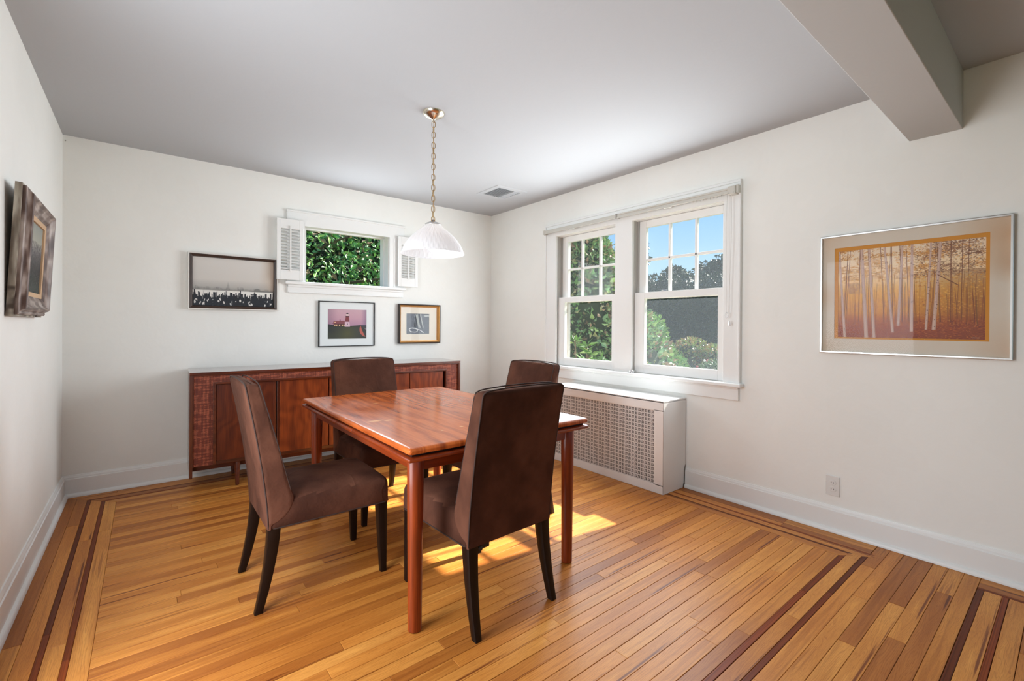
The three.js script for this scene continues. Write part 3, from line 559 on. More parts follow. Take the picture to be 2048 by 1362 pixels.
// ---------------------------------------------------------------- radiator cover with a perforated front
{
  const t = grp('radiator_cover', scene, [-0.302, 0, 2.541]); // local z runs from -1.184 to 0
  const B = (name, list) => mesh(name, uvBox(merge(list), 'z', 0.6), mSash, t);
  const Z0 = -1.184, h = 0.681;
  B('top', [bx(0, 0.300, h - 0.02, h, Z0, 0, 0.005, 2)]);
  B('front_frame', [bx(0, 0.003, 0.604, h - 0.008, Z0, 0, 0.001), bx(0, 0.003, 0.002, 0.067, Z0, 0, 0.001), bx(0, 0.003, 0.06, 0.61, -0.080, 0, 0.001), bx(0, 0.003, 0.06, 0.61, Z0, Z0 + 0.078, 0.001)]);
  const sh = new THREE.Shape([[0, 0.002], [0.262, 0.002], [0.266, 0.03], [0.274, 0.034], [0.276, 0.135], [0.284, 0.15], [0.286, 0.165], [0.297, 0.17], [0.297, h - 0.012], [0, h - 0.012]].map(([a, b]) => new THREE.Vector2(a, b)));
  const e = () => ni(new THREE.ExtrudeGeometry(sh, { depth: 0.003, bevelEnabled: false }));
  B('end_panel', [e().translate(0, 0, -0.003)]); B('end_panel', [e().translate(0, 0, Z0)]);
  mesh('shade_sheet', bx(0.10, 0.12, 0.02, 0.64, Z0 + 0.01, -0.01, 0), mCavity, t);  // dark sheet standing for the shade inside the cover
  // grille: one stamped cell repeated
  const c = 0.0299, cell = new THREE.Shape([[0, 0], [c, 0], [c, c], [0, c]].map(([a, b]) => new THREE.Vector2(a, b)));
  for (let q = 0; q < 4; q++) { // quadrant holes round a cross
    const hole = new THREE.Path(), a0 = q * Math.PI / 2, r0 = 0.0036, r1 = 0.0112, g = 0.30, pts = [];
    for (let k = 0; k <= 4; k++) { const a = a0 + g * 0.55 + (Math.PI / 2 - g * 1.1) * k / 4; pts.push([r1 * Math.cos(a), r1 * Math.sin(a)]); }
    for (let k = 0; k <= 1; k++) { const a = a0 + Math.PI / 2 - g - (Math.PI / 2 - 2 * g) * k; pts.push([r0 * Math.cos(a), r0 * Math.sin(a)]); }
    pts.forEach(([x, y], k) => (k ? hole.lineTo(c / 2 + x, c / 2 + y) : hole.moveTo(c / 2 + x, c / 2 + y))); hole.closePath(); cell.holes.push(hole);
  }
  const dot = (x, y, r) => { const p = new THREE.Path(); for (let k = 0; k < 7; k++) { const a = k * 2 * Math.PI / 7; k ? p.lineTo(x + r * Math.cos(a), y + r * Math.sin(a)) : p.moveTo(x + r * Math.cos(a), y + r * Math.sin(a)); } p.closePath(); cell.holes.push(p); };
  const geo = new THREE.ExtrudeGeometry(cell, { depth: 0.0012, bevelEnabled: false }); geo.rotateY(-Math.PI / 2); // shape x -> +z, extrude towards -x
  dot(0.0035, 0.0035, 0.0026);
  const geo2 = new THREE.ExtrudeGeometry(cell, { depth: 0.0012, bevelEnabled: false }); geo2.rotateY(-Math.PI / 2);
  const nz = 35, ny = 18, inst = new THREE.InstancedMesh(geo2, M({ color: lin(0.72, 0.71, 0.69), roughness: 0.45 }), nz * ny); inst.name = 'perforated_grille';
  const m = new THREE.Matrix4(); let k = 0;
  for (let i = 0; i < nz; i++) for (let j = 0; j < ny; j++) inst.setMatrixAt(k++, m.makeTranslation(0.0062, 0.066 + j * c, -0.078 - (i + 1) * (1.03 / nz)));
  stuff(inst); t.add(inst);
  tag(t, 'white metal radiator cover with perforated front under the double window', 'radiator cover');
}

// ---------------------------------------------------------------- pendant lamp
{
  const t = grp('pendant_lamp', scene, [-1.842, 0, 1.925]); tag(t, 'pendant lamp with frosted glass bell shade on a brass chain above the table', 'lamp');
  const mAlu = M({ color: lin(0.72, 0.66, 0.55), roughness: 0.22, metalness: 1 });
  mesh('canopy', lathe([[0, 2.478], [0.006, 2.478], [0.010, 2.482], [0.018, 2.486], [0.045, 2.497], [0.060, 2.508], [0.066, 2.516], [0.068, 2.5232]], 40), mAlu, t);
  mesh('loop', merge([new THREE.TorusGeometry(0.008, 0.002, 8, 16).toNonIndexed().translate(0, 2.469, 0), new THREE.CylinderGeometry(0.005, 0.005, 0.008, 12).toNonIndexed().translate(0, 2.479, 0)]), mAlu, t);
  const n = 19, y0 = 2.452, y1 = 1.868, pitch = (y0 - y1) / (n - 1), link = tube([V(0, 0.0205, 0), V(0.0085, 0.0145, 0), V(0.0105, 0, 0), V(0.0085, -0.0145, 0), V(0, -0.0205, 0), V(-0.0085, -0.0145, 0), V(-0.0105, 0, 0), V(-0.0085, 0.0145, 0)], 0.0022, 30, 7, true);
  for (let i = 0; i < n; i++) mesh('chain_link', link, mOldBrass, t, [0, y0 - i * pitch, 0], [0, (i % 2 ? 1.07 : -0.50) + 0.3 * Math.sin(i * 2.1), 0]);
  mesh('cord', tube([V(0.001, 2.47, 0.001), V(-0.003, 2.3, 0.002), V(0.003, 2.1, -0.002), V(0, 1.86, 0)], 0.0022, 30, 6), M({ color: lin(0.55, 0.42, 0.25), roughness: 0.4 }), t);
  mesh('fitter_cap', lathe([[0, 1.866], [0.008, 1.866], [0.009, 1.858], [0.022, 1.854], [0.042, 1.845], [0.050, 1.838], [0.0505, 1.834], [0.048, 1.834], [0.02, 1.848], [0, 1.85]], 36), mSteel, t);
  const out = [[0.046, 1.842], [0.051, 1.833], [0.066, 1.816], [0.094, 1.795], [0.124, 1.768], [0.149, 1.741], [0.168, 1.714], [0.181, 1.689], [0.189, 1.667], [0.193, 1.656]];
  const shadeG = new THREE.LatheGeometry([...out.map(([a, b]) => new THREE.Vector2(a, b))].reverse(), 72);
  const swirl = gray(512, 256, (u, v) => { const a = 0.5 + 0.5 * Math.sin(6.2832 * (u * 40 + 3 * v)), b = 0.5 + 0.5 * Math.sin(6.2832 * (u * 40 - 3 * v)); return 0.5 * (a * b) + 0.4 * fbm(u * 30, v * 10, 30, 10, 2, 600); });
  mesh('shade', shadeG, MP({ color: lin(0.84, 0.855, 0.885), roughness: 1, transmission: 0.5, thickness: 0, bumpMap: swirl, bumpScale: 0.004, ior: 1.45, side: THREE.DoubleSide }), t);
  mesh('socket', lathe([[0, 1.79], [0.016, 1.79], [0.018, 1.80], [0.018, 1.838], [0, 1.84]], 20), mSteel, t);
  const bulb = mesh('bulb', lathe([[0, 1.670], [0.014, 1.672], [0.026, 1.682], [0.031, 1.698], [0.029, 1.717], [0.020, 1.745], [0.014, 1.765], [0.013, 1.792], [0, 1.793]].reverse().map((q) => q), 28), M({ color: lin(1, 1, 1), emissive: lin(1, 0.97, 0.9), emissiveIntensity: 1.6, roughness: 0.3 }), t);
  const l = new THREE.PointLight(lin(1, 0.94, 0.84), LAMP); l.name = 'lamp_light'; l.position.set(0, 1.735, 0); l.shadow.radius = 1.4; l.castShadow = true; t.add(l);
}

// ---------------------------------------------------------------- ceiling register
{
  const t = grp('ceiling_vent', scene, [-0.495, H, 0.853]); tag(t, 'white square ceiling air vent with slanted blades near the window corner', 'air vent');
  mesh('frame', merge(frameMoulding(0.36, 0.36, [[0, 0], [0.006, 0.006], [0.048, 0.009], [0.050, 0.002]]).map((g) => g.rotateX(Math.PI / 2))), mCeil, t);
  mesh('dark_plate', bx(-0.132, 0.132, -0.0012, -0.0004, -0.132, 0.132, 0), mBlack, t);  // black plate on the solid ceiling, painted for the shade behind the blades
  for (let i = 0; i < 8; i++) mesh('blade', bx(-0.0012, 0.0012, -0.008, 0.004, -0.128, 0.128, 0).rotateZ(-0.5), mCeil, t, [-0.118 + i * 0.0215, -0.003, 0]);
  for (let i = 0; i < 9; i++) mesh('blade', bx(-0.038, 0.038, -0.008, 0.004, -0.0012, 0.0012, 0).rotateX(0.5), mCeil, t, [0.09, -0.003, -0.115 + i * 0.028]);
  mesh('divider', bx(0.048, 0.052, -0.012, 0, -0.13, 0.13, 0), mCeil, t);
}

// ---------------------------------------------------------------- wall outlet
{
  const t = grp('wall_outlet', scene, [0, 0.272, 3.4975]); t.rotation.y = -Math.PI / 2; // local +z into the room
  tag(t, 'white double socket outlet low on the right wall above the baseboard', 'outlet');
  const pl = M({ color: lin(0.78, 0.77, 0.74), roughness: 0.35 });
  mesh('cover_plate', bx(-0.0365, 0.0365, -0.0595, 0.0595, 0, 0.006, 0.003, 2), pl, t);
  for (const y of [-0.0195, 0.0195]) {
    const o = new THREE.Shape(); o.absarc(-0.004, 0, 0.0135, Math.PI / 2, Math.PI * 1.5); o.absarc(0.004, 0, 0.0135, -Math.PI / 2, Math.PI / 2);
    const r = mesh('receptacle', new THREE.ExtrudeGeometry(o, { depth: 0.002, bevelEnabled: true, bevelSize: 0.001, bevelThickness: 0.001, bevelSegments: 1 }), pl, t, [0, y, 0.0055]);
    for (const x of [-0.0062, 0.0062]) mesh('slot', bx(x - 0.0013, x + 0.0013, -0.004, 0.004, 0.0025, 0.0034, 0.0004), mBlack, r);
  }
  mesh('screw', lathe([[0, 0], [0.003, 0], [0.002, 0.0015], [0, 0.0015]], 10).rotateX(Math.PI / 2), pl, t, [0, 0, 0.006]);
}
// a nail near the ceiling
tag(mesh('nail', merge([lathe([[0, 0], [0.0016, 0], [0.0016, 0.014], [0.004, 0.014], [0.004, 0.016], [0, 0.0165]], 10).rotateX(Math.PI / 2)]), mTrack, scene, [-3.655, 2.482, 0]), 'tiny nail in the upper left corner of the back wall', 'nail');

// ---------------------------------------------------------------- pictures
const boardMat = (c) => M({ color: lin(...c), roughness: 0.9 });
function picture(label, pos, turn, w, h, build) { const t = grp('framed_picture', scene, pos); t.rotation.y = turn; build(t, w, h); tag(t, label, 'picture'); return t; }
const flat = (name, x0, x1, y0, y1, z, mat, t) => mesh(name, new THREE.PlaneGeometry(x1 - x0, y1 - y0), mat, t, [(x0 + x1) / 2, (y0 + y1) / 2, z]);
function opened(name, w, h, iw0, iw1, ih0, ih1, z, mat, t, th = 0.002) { // a mat board with a window
  const s = new THREE.Shape([[-w / 2, -h / 2], [w / 2, -h / 2], [w / 2, h / 2], [-w / 2, h / 2]].map(([a, b]) => new THREE.Vector2(a, b)));
  s.holes.push(new THREE.Path([[iw0, ih0], [iw0, ih1], [iw1, ih1], [iw1, ih0]].map(([a, b]) => new THREE.Vector2(a, b))));
  return mesh(name, new THREE.ExtrudeGeometry(s, { depth: th, bevelEnabled: false }), mat, t, [0, 0, z]);
}
// 1 misty skyline over water with old pilings
picture('misty skyline over dark pilings photograph in dark frame beside the left shutter', [-2.640, 1.5605, 0.004], 0, 0.64, 0.45, (t, w, h) => {
  const sil = M({ color: lin(0.82, 0.79, 0.74), roughness: 0.4, metalness: 0.3 }), wd = M({ color: lin(0.040, 0.020, 0.012), roughness: 0.35 });
  for (const g of frameMoulding(w, h, [[0, 0], [0, 0.036], [0.008, 0.036], [0.008, 0.03]])) mesh('silver_edge', g, sil, t);
  for (const g of frameMoulding(w - 0.015, h - 0.015, [[0, 0.004], [0, 0.033], [0.008, 0.034], [0.020, 0.030], [0.024, 0.012]])) mesh('frame', g, wd, t);
  const map = canvas(1024, 720, (c, W_, H_) => {
    const g = c.createLinearGradient(0, 0, 0, H_); g.addColorStop(0, '#dcd8d2'); g.addColorStop(0.45, '#d2cdc6'); g.addColorStop(0.6, '#b4b0aa'); g.addColorStop(0.66, '#98958f'); c.fillStyle = g; c.fillRect(0, 0, W_, H_);
    const gx = c.createLinearGradient(W_ * 0.8, 0, W_, 0); gx.addColorStop(0, 'rgba(190,165,140,0)'); gx.addColorStop(1, 'rgba(176,146,120,0.55)'); c.fillStyle = gx; c.fillRect(0, 0, W_, H_ * 0.66);
    c.fillStyle = 'rgba(110,108,106,0.55)';
    for (let i = 0; i < 70; i++) { const x = rnd() * W_, hh = 8 + rnd() * rnd() * 70, ww = 10 + rnd() * 34; c.globalAlpha = 0.25 + 0.35 * rnd(); c.fillRect(x, H_ * 0.655 - hh, ww, hh); }
    c.globalAlpha = 0.55; c.beginPath(); c.moveTo(405, 470); c.lineTo(413, 400); c.lineTo(420, 390); c.lineTo(426, 345); c.lineTo(432, 390); c.lineTo(440, 400); c.lineTo(448, 470); c.fill();
    c.globalAlpha = 0.8; c.fillStyle = '#77746f'; c.beginPath(); c.arc(800, 480, 46, Math.PI, 0); c.fill(); c.fillRect(700, 466, 324, 22); c.globalAlpha = 1;
    c.fillStyle = '#e9e6df'; c.fillRect(0, H_ * 0.675, W_, H_ * 0.33);
    c.fillStyle = '#131720';
    for (let i = 0; i < 190; i++) { const x = (i + rnd()) * W_ / 190, top = H_ * (0.70 + 0.13 * rnd() - (rnd() < 0.1 ? 0.05 : 0)), ww = 5 + rnd() * 9; c.beginPath(); c.moveTo(x, H_); c.lineTo(x + rr(-8, 8), top); c.lineTo(x + ww, top + 4); c.lineTo(x + ww + rr(-4, 6), H_); c.fill(); }
    for (let i = 0; i < 140; i++) { c.beginPath(); c.ellipse(rnd() * W_, H_ * (0.83 + 0.17 * rnd()), 8 + rnd() * 16, 6 + rnd() * 18, 0, 0, 7); c.fill(); }
    c.fillRect(715, 525, 80, 12); c.fillRect(718, 525, 10, 90); c.fillRect(778, 520, 14, 90);
    c.fillStyle = '#dedbd5'; for (let i = 0; i < 26; i++) { c.beginPath(); c.ellipse(rnd() * W_, H_ * (0.86 + 0.11 * rnd()), 4 + rnd() * 9, 8 + rnd() * 18, rr(-0.4, 0.4), 0, 7); c.fill(); }
  });
  flat('print', -w / 2 + 0.028, w / 2 - 0.028, -h / 2 + 0.028, h / 2 - 0.028, 0.012, M({ map, roughness: 0.5 }), t);
  flat('glazing', -w / 2 + 0.028, w / 2 - 0.028, -h / 2 + 0.028, h / 2 - 0.028, 0.016, mPicGlass, t);
});
// 2 lighthouse at dusk
picture('lighthouse at pink dusk with wide white mat in thin black frame, below the small window', [-1.7065, 1.2245, 0.003], 0, 0.535, 0.428, (t, w, h) => {
  for (const g of frameMoulding(w, h, [[0, 0], [0, 0.022], [0.008, 0.022], [0.008, 0.012]])) mesh('frame', g, mBlack, t);
  opened('mat', w - 0.012, h - 0.012, -0.183, 0.186, -0.140, 0.139, 0.008, boardMat([0.80, 0.83, 0.82]), t);
  const map = canvas(740, 560, (c, W_, H_) => {
    const g = c.createLinearGradient(0, 0, 0, H_ * 0.6); g.addColorStop(0, '#c9a2ab'); g.addColorStop(0.5, '#c497a4'); g.addColorStop(1, '#a97f98'); c.fillStyle = g; c.fillRect(0, 0, W_, H_);
    const e = c.createLinearGradient(0, 0, W_, 0); e.addColorStop(0, 'rgba(90,70,90,.35)'); e.addColorStop(0.25, 'rgba(90,70,90,0)'); e.addColorStop(0.85, 'rgba(90,70,110,0)'); e.addColorStop(1, 'rgba(70,60,100,.4)'); c.fillStyle = e; c.fillRect(0, 0, W_, H_ * 0.62);
    c.fillStyle = '#3b3349'; c.fillRect(W_ * 0.8, H_ * 0.53, W_ * 0.2, 60);
    c.fillStyle = '#22242a'; c.beginPath(); c.moveTo(0, H_ * 0.5); c.lineTo(W_ * 0.4, H_ * 0.58); c.lineTo(W_ * 0.84, H_ * 0.53); c.lineTo(W_, H_ * 0.72); c.lineTo(W_, H_); c.lineTo(0, H_); c.fill();
    const g2 = c.createRadialGradient(W_ * 0.5, H_ * 0.8, 10, W_ * 0.5, H_ * 0.85, W_ * 0.5); g2.addColorStop(0, '#4a4a26'); g2.addColorStop(1, 'rgba(40,48,36,0.4)'); c.fillStyle = g2; c.fillRect(0, H_ * 0.56, W_, H_ * 0.44);
    for (let i = 0; i < 700; i++) { const x = rnd() * W_ * 0.45 * rnd() * 2, y = H_ * (0.78 + 0.22 * rnd()); c.fillStyle = `rgba(${110 + rnd() * 70},${130 + rnd() * 50},${60 + rnd() * 40},.45)`; c.fillRect(x, y, 3, 3); }
    c.fillStyle = '#b7584c'; c.beginPath(); c.moveTo(W_ * 0.845, H_ * 0.54); c.quadraticCurveTo(W_ * 0.86, H_ * 0.7, W_ * 0.97, H_ * 0.93); c.lineTo(W_ * 0.9, H_ * 0.9); c.quadraticCurveTo(W_ * 0.78, H_ * 0.78, W_ * 0.82, H_ * 0.6); c.fill();
    c.fillStyle = '#6b3038'; c.fillRect(W_ * 0.15, H_ * 0.4, W_ * 0.28, H_ * 0.11); c.fillStyle = '#83424a'; c.beginPath(); c.moveTo(W_ * 0.12, H_ * 0.49); c.lineTo(W_ * 0.17, H_ * 0.40); c.lineTo(W_ * 0.43, H_ * 0.39); c.lineTo(W_ * 0.43, H_ * 0.49); c.fill();
    c.fillStyle = '#4a1d1d'; c.fillRect(W_ * 0.15, H_ * 0.49, W_ * 0.28, H_ * 0.09); c.fillRect(W_ * 0.30, H_ * 0.35, 14, 32);
    c.fillStyle = '#ffd9a0'; for (const x of [0.17, 0.215, 0.285, 0.355, 0.395]) c.fillRect(W_ * x, H_ * 0.515, 20, 22); c.fillRect(W_ * 0.175, H_ * 0.43, 18, 16);
    c.fillStyle = '#d4b3bf'; c.beginPath(); c.moveTo(W_ * 0.435, H_ * 0.42); c.lineTo(W_ * 0.545, H_ * 0.42); c.lineTo(W_ * 0.565, H_ * 0.59); c.lineTo(W_ * 0.425, H_ * 0.59); c.fill();
    c.fillStyle = '#7a2b31'; c.beginPath(); c.moveTo(W_ * 0.455, H_ * 0.24); c.lineTo(W_ * 0.535, H_ * 0.24); c.lineTo(W_ * 0.547, H_ * 0.42); c.lineTo(W_ * 0.435, H_ * 0.42); c.fill();
    c.fillStyle = '#33222c'; c.fillRect(W_ * 0.445, H_ * 0.225, W_ * 0.1, 9); c.beginPath(); c.moveTo(W_ * 0.455, H_ * 0.165); c.lineTo(W_ * 0.495, H_ * 0.115); c.lineTo(W_ * 0.535, H_ * 0.165); c.fill(); c.fillRect(W_ * 0.488, H_ * 0.48, 14, 24);
    c.fillStyle = '#f6d7cf'; c.fillRect(W_ * 0.462, H_ * 0.17, W_ * 0.066, 26);
  });
  flat('print', -0.186, 0.189, -0.143, 0.142, 0.0075, M({ map, roughness: 0.5 }), t);
  flat('backing', -w / 2 + 0.004, w / 2 - 0.004, -h / 2 + 0.004, h / 2 - 0.004, 0.002, boardMat([0.5, 0.5, 0.48]), t);
  flat('glazing', -w / 2 + 0.008, w / 2 - 0.008, -h / 2 + 0.008, h / 2 - 0.008, 0.013, mPicGlass, t);
});
// 3 small grey etching, gilt frame
picture('small blue-grey etching with cream mat in a dark and gilt frame', [-0.948, 1.2315, 0.003], 0, 0.480, 0.411, (t, w, h) => {
  const gilt = M({ color: lin(0.60, 0.30, 0.09), roughness: 0.3, metalness: 0.55 });
  for (const g of frameMoulding(w, h, [[0, 0], [0, 0.040], [0.007, 0.042], [0.012, 0.038]])) mesh('frame', g, M({ color: lin(0.035, 0.024, 0.018), roughness: 0.4 }), t);
  for (const g of frameMoulding(w - 0.022, h - 0.022, [[0, 0.038], [0.006, 0.034], [0.010, 0.020], [0.016, 0.018], [0.019, 0.006]])) mesh('gilt_liner', g, gilt, t);
  opened('mat', w - 0.04, h - 0.04, -0.145, 0.121, -0.107, 0.108, 0.004, boardMat([0.80, 0.74, 0.63]), t);
  const map = canvas(560, 460, (c, W_, H_) => {
    c.fillStyle = '#6d747c'; c.fillRect(0, 0, W_, H_);
    for (let i = 0; i < 900; i++) { const k = 30 + rnd() * 190; c.strokeStyle = `rgba(${k},${k + 4},${k + 12},.6)`; c.lineWidth = 1 + rnd() * 3; const x = rnd() * W_, y = rnd() * H_, a = rr(-0.9, 0.9) + (y > H_ * 0.6 ? 0.2 : 1.0); c.beginPath(); c.moveTo(x, y); c.lineTo(x + Math.cos(a) * 40, y + Math.sin(a) * 40); c.stroke(); }
    c.strokeStyle = '#3a3f45'; c.lineWidth = 16; for (const [x, b] of [[190, 30], [230, 12], [330, -20], [370, -34]]) { c.beginPath(); c.moveTo(x, H_ * 0.66); c.quadraticCurveTo(x + b, H_ * 0.3, x + b * 1.6, 10); c.stroke(); }
    c.strokeStyle = '#b9bdb9'; c.lineWidth = 22; for (const [x, b] of [[265, 8], [300, -14], [370, 12]]) { c.beginPath(); c.moveTo(x + 40, H_ * 0.7); c.quadraticCurveTo(x + b, H_ * 0.4, x - 30, 20); c.stroke(); }
    c.strokeStyle = '#e6e8e6'; c.lineWidth = 12; c.beginPath(); c.ellipse(175, H_ * 0.8, 100, 44, 0.1, 0, 7); c.stroke(); c.beginPath(); c.moveTo(150, 330); c.quadraticCurveTo(300, 330, 420, 430); c.stroke();
    c.fillStyle = '#2c3036'; c.fillRect(0, 0, W_, 10); c.fillStyle = '#c9ccca'; c.fillRect(430, 40, 130, 26);
  });
  flat('print', -0.148, 0.124, -0.110, 0.111, 0.0035, M({ map, roughness: 0.7 }), t);
  flat('glazing', -w / 2 + 0.025, w / 2 - 0.025, -h / 2 + 0.025, h / 2 - 0.025, 0.012, mPicGlass, t);
});
// 4 large autumn birch wood on the right wall
picture('large orange autumn birch wood photograph in slim silver frame on the right wall', [-0.004, 1.4175, 3.8265], -Math.PI / 2, 0.795, 0.697, (t, w, h) => {
  const sil = M({ color: lin(0.68, 0.68, 0.67), roughness: 0.28, metalness: 0.9 });
  for (const g of frameMoulding(w, h, [[0, 0], [0, 0.022], [0.003, 0.024], [0.010, 0.024], [0.011, 0.010]])) mesh('frame', g, sil, t);
  const beige = canvas(512, 448, (c, W_, H_) => {
    c.fillStyle = '#d6ccbd'; c.fillRect(0, 0, W_, H_);
    const st = (x, y, r, col) => { const g = c.createRadialGradient(x, y, 0, x, y, r); g.addColorStop(0, col); g.addColorStop(1, 'rgba(190,150,110,0)'); c.fillStyle = g; c.fillRect(0, 0, W_, H_); };
    st(0, 230, 70, 'rgba(190,140,100,.35)'); st(0, 0, 140, 'rgba(196,150,112,.35)'); st(W_, 60, 150, 'rgba(190,140,96,.6)'); st(W_, 420, 120, 'rgba(190,140,100,.3)'); st(0, 448, 90, 'rgba(190,150,110,.35)'); st(W_, 150, 70, 'rgba(160,110,70,.35)');
  });
  const mMat = M({ map: beige, roughness: 0.9 });
  const s = opened('mat', w - 0.016, h - 0.016, -0.3255, 0.3185, -0.262, 0.273, 0.0075, mMat, t); const p = s.geometry.attributes.position, uv = s.geometry.attributes.uv; for (let i = 0; i < p.count; i++) uv.setXY(i, p.getX(i) / w + 0.5, p.getY(i) / h + 0.5);
  opened('inner_mat', w - 0.05, h - 0.05, -0.3075, 0.3045, -0.2525, 0.2515, 0.0052, boardMat([0.62, 0.27, 0.045]), t);
  const map = canvas(1200, 990, (c, W_, H_) => {
    const g = c.createLinearGradient(0, 0, 0, H_); g.addColorStop(0, '#e6d3bb'); g.addColorStop(0.35, '#eecf9c'); g.addColorStop(0.5, '#e6ab4c'); g.addColorStop(0.72, '#d08a30'); g.addColorStop(0.79, '#b56428'); g.addColorStop(0.86, '#a34c22'); g.addColorStop(1, '#8a3a1e'); c.fillStyle = g; c.fillRect(0, 0, W_, H_);
    const dr = c.createLinearGradient(W_ * 0.45, 0, W_, 0); dr.addColorStop(0, 'rgba(110,60,20,0)'); dr.addColorStop(1, 'rgba(104,56,22,.45)'); c.fillStyle = dr; c.fillRect(0, H_ * 0.3, W_, H_ * 0.7);
    const leaf = (n, x0, x1, y0, y1, cols, sz) => { for (let i = 0; i < n; i++) { c.fillStyle = cols[Math.floor(rnd() * cols.length)]; c.globalAlpha = 0.25 + 0.5 * rnd(); c.beginPath(); c.ellipse(lerp(x0, x1, rnd()) * W_, lerp(y0, y1, rnd()) * H_, sz * (0.5 + rnd()), sz * (0.25 + 0.4 * rnd()), rr(-0.6, 0.6), 0, 7); c.fill(); } c.globalAlpha = 1; };
    for (let k = 0; k < 46; k++) { const x = rnd(), y = rnd() * 0.36; leaf(45, x - 0.09, x + 0.09, y - 0.03, y + 0.03, ['#cf8a35', '#d99c4e', '#b97630', '#c98f55', '#8f5a36'], 8); }
    for (let k = 0; k < 34; k++) { const x = 0.6 + 0.4 * rnd(), y = rnd() * 0.34; leaf(55, x - 0.07, x + 0.07, y - 0.04, y + 0.04, ['#6e4630', '#84573d', '#5a3828', '#9b6a45'], 7); }
    for (let k = 0; k < 60; k++) { const x = rnd() * 0.7, y = rnd() * 0.34; leaf(60, x - 0.05, x + 0.05, y - 0.02, y + 0.02, ['#c98432', '#dd9a3e', '#a8672a', '#e0a858', '#9a6238'], 6); }
    leaf(1400, 0, 1, 0.34, 0.70, ['#e2a63c', '#d08d2c', '#edbd62', '#b86f24'], 8); leaf(300, 0.08, 0.2, 0.38, 0.5, ['#a3785f', '#8b6354', '#c08a58'], 7);
    leaf(700, 0, 1, 0.6, 0.86, ['#d58d2e', '#c2741f', '#e3a848', '#8a4a20'], 7); leaf(2200, 0, 1, 0.8, 1, ['#9a4420', '#b45a24', '#7d321c', '#c8742c', '#6e2a1a'], 7);
    for (let i = 0; i < 110; i++) { const x = rnd() * W_, y0 = H_ * (0.3 + 0.3 * rnd()), y1 = H_ * (0.78 + 0.1 * rnd()); c.strokeStyle = `rgba(${90 + rnd() * 40},${45 + rnd() * 25},${25 + rnd() * 15},.55)`; c.lineWidth = 1.5 + rnd() * 3.5; c.beginPath(); c.moveTo(x, y1); c.lineTo(x + rr(-26, 26), y0); c.stroke(); }
    for (let i = 0; i < 16; i++) { const x = rnd() * W_; c.strokeStyle = 'rgba(104,56,34,.8)'; c.lineWidth = 4 + rnd() * 3; c.beginPath(); c.moveTo(x, H_ * 0.82); c.lineTo(x + rr(-40, 40), 0); c.stroke(); }
    const birch = (xb, xt, yb, wd) => { c.fillStyle = '#bd9b8a'; c.beginPath(); c.moveTo(xb * W_ - wd / 2, yb * H_); c.lineTo(xt * W_ - wd * 0.38, 0); c.lineTo(xt * W_ + wd * 0.38, 0); c.lineTo(xb * W_ + wd / 2, yb * H_); c.fill();
      c.fillStyle = 'rgba(214,186,170,.55)'; c.beginPath(); c.moveTo(xb * W_ - wd / 4, yb * H_); c.lineTo(xt * W_ - wd * 0.2, 0); c.lineTo(xt * W_ + wd * 0.1, 0); c.lineTo(xb * W_ + wd * 0.1, yb * H_); c.fill();
      c.fillStyle = '#4c2b26'; for (let i = 0; i < 26; i++) { const k = rnd(), x = lerp(xb, xt, k) * W_ + rr(-wd * 0.45, wd * 0.3), y = lerp(yb, 0, k) * H_; c.fillRect(x, y, 3 + rnd() * wd * 0.3, 2 + rnd() * 5); } };
    birch(0.062, 0.012, 0.99, 26); birch(0.228, 0.187, 1.0, 36); birch(0.285, 0.243, 0.99, 28); birch(0.418, 0.355, 0.93, 24); birch(0.455, 0.480, 0.86, 24); birch(0.545, 0.545, 0.92, 26); birch(0.640, 0.668, 0.90, 20); birch(0.688, 0.728, 0.90, 30);
    c.strokeStyle = '#6b3a24'; c.lineWidth = 7; c.beginPath(); c.moveTo(0.84 * W_, 0.46 * H_); c.lineTo(0.71 * W_, 0.34 * H_); c.stroke();
    c.strokeStyle = 'rgba(235,220,200,.8)'; c.lineWidth = 2; c.beginPath(); for (let i = 0; i < 12; i++) c.lineTo(W_ * 0.915 + i * 5, H_ * 0.975 + (i % 2 ? -4 : 3)); c.stroke();
  });
  flat('print', -0.312, 0.309, -0.257, 0.256, 0.0048, M({ map, roughness: 0.55 }), t);
  flat('backing', -w / 2 + 0.004, w / 2 - 0.004, -h / 2 + 0.004, h / 2 - 0.004, 0.003, boardMat([0.4, 0.4, 0.38]), t);
  flat('glazing', -w / 2 + 0.01, w / 2 - 0.01, -h / 2 + 0.01, h / 2 - 0.01, 0.0115, mPicGlass, t);
});
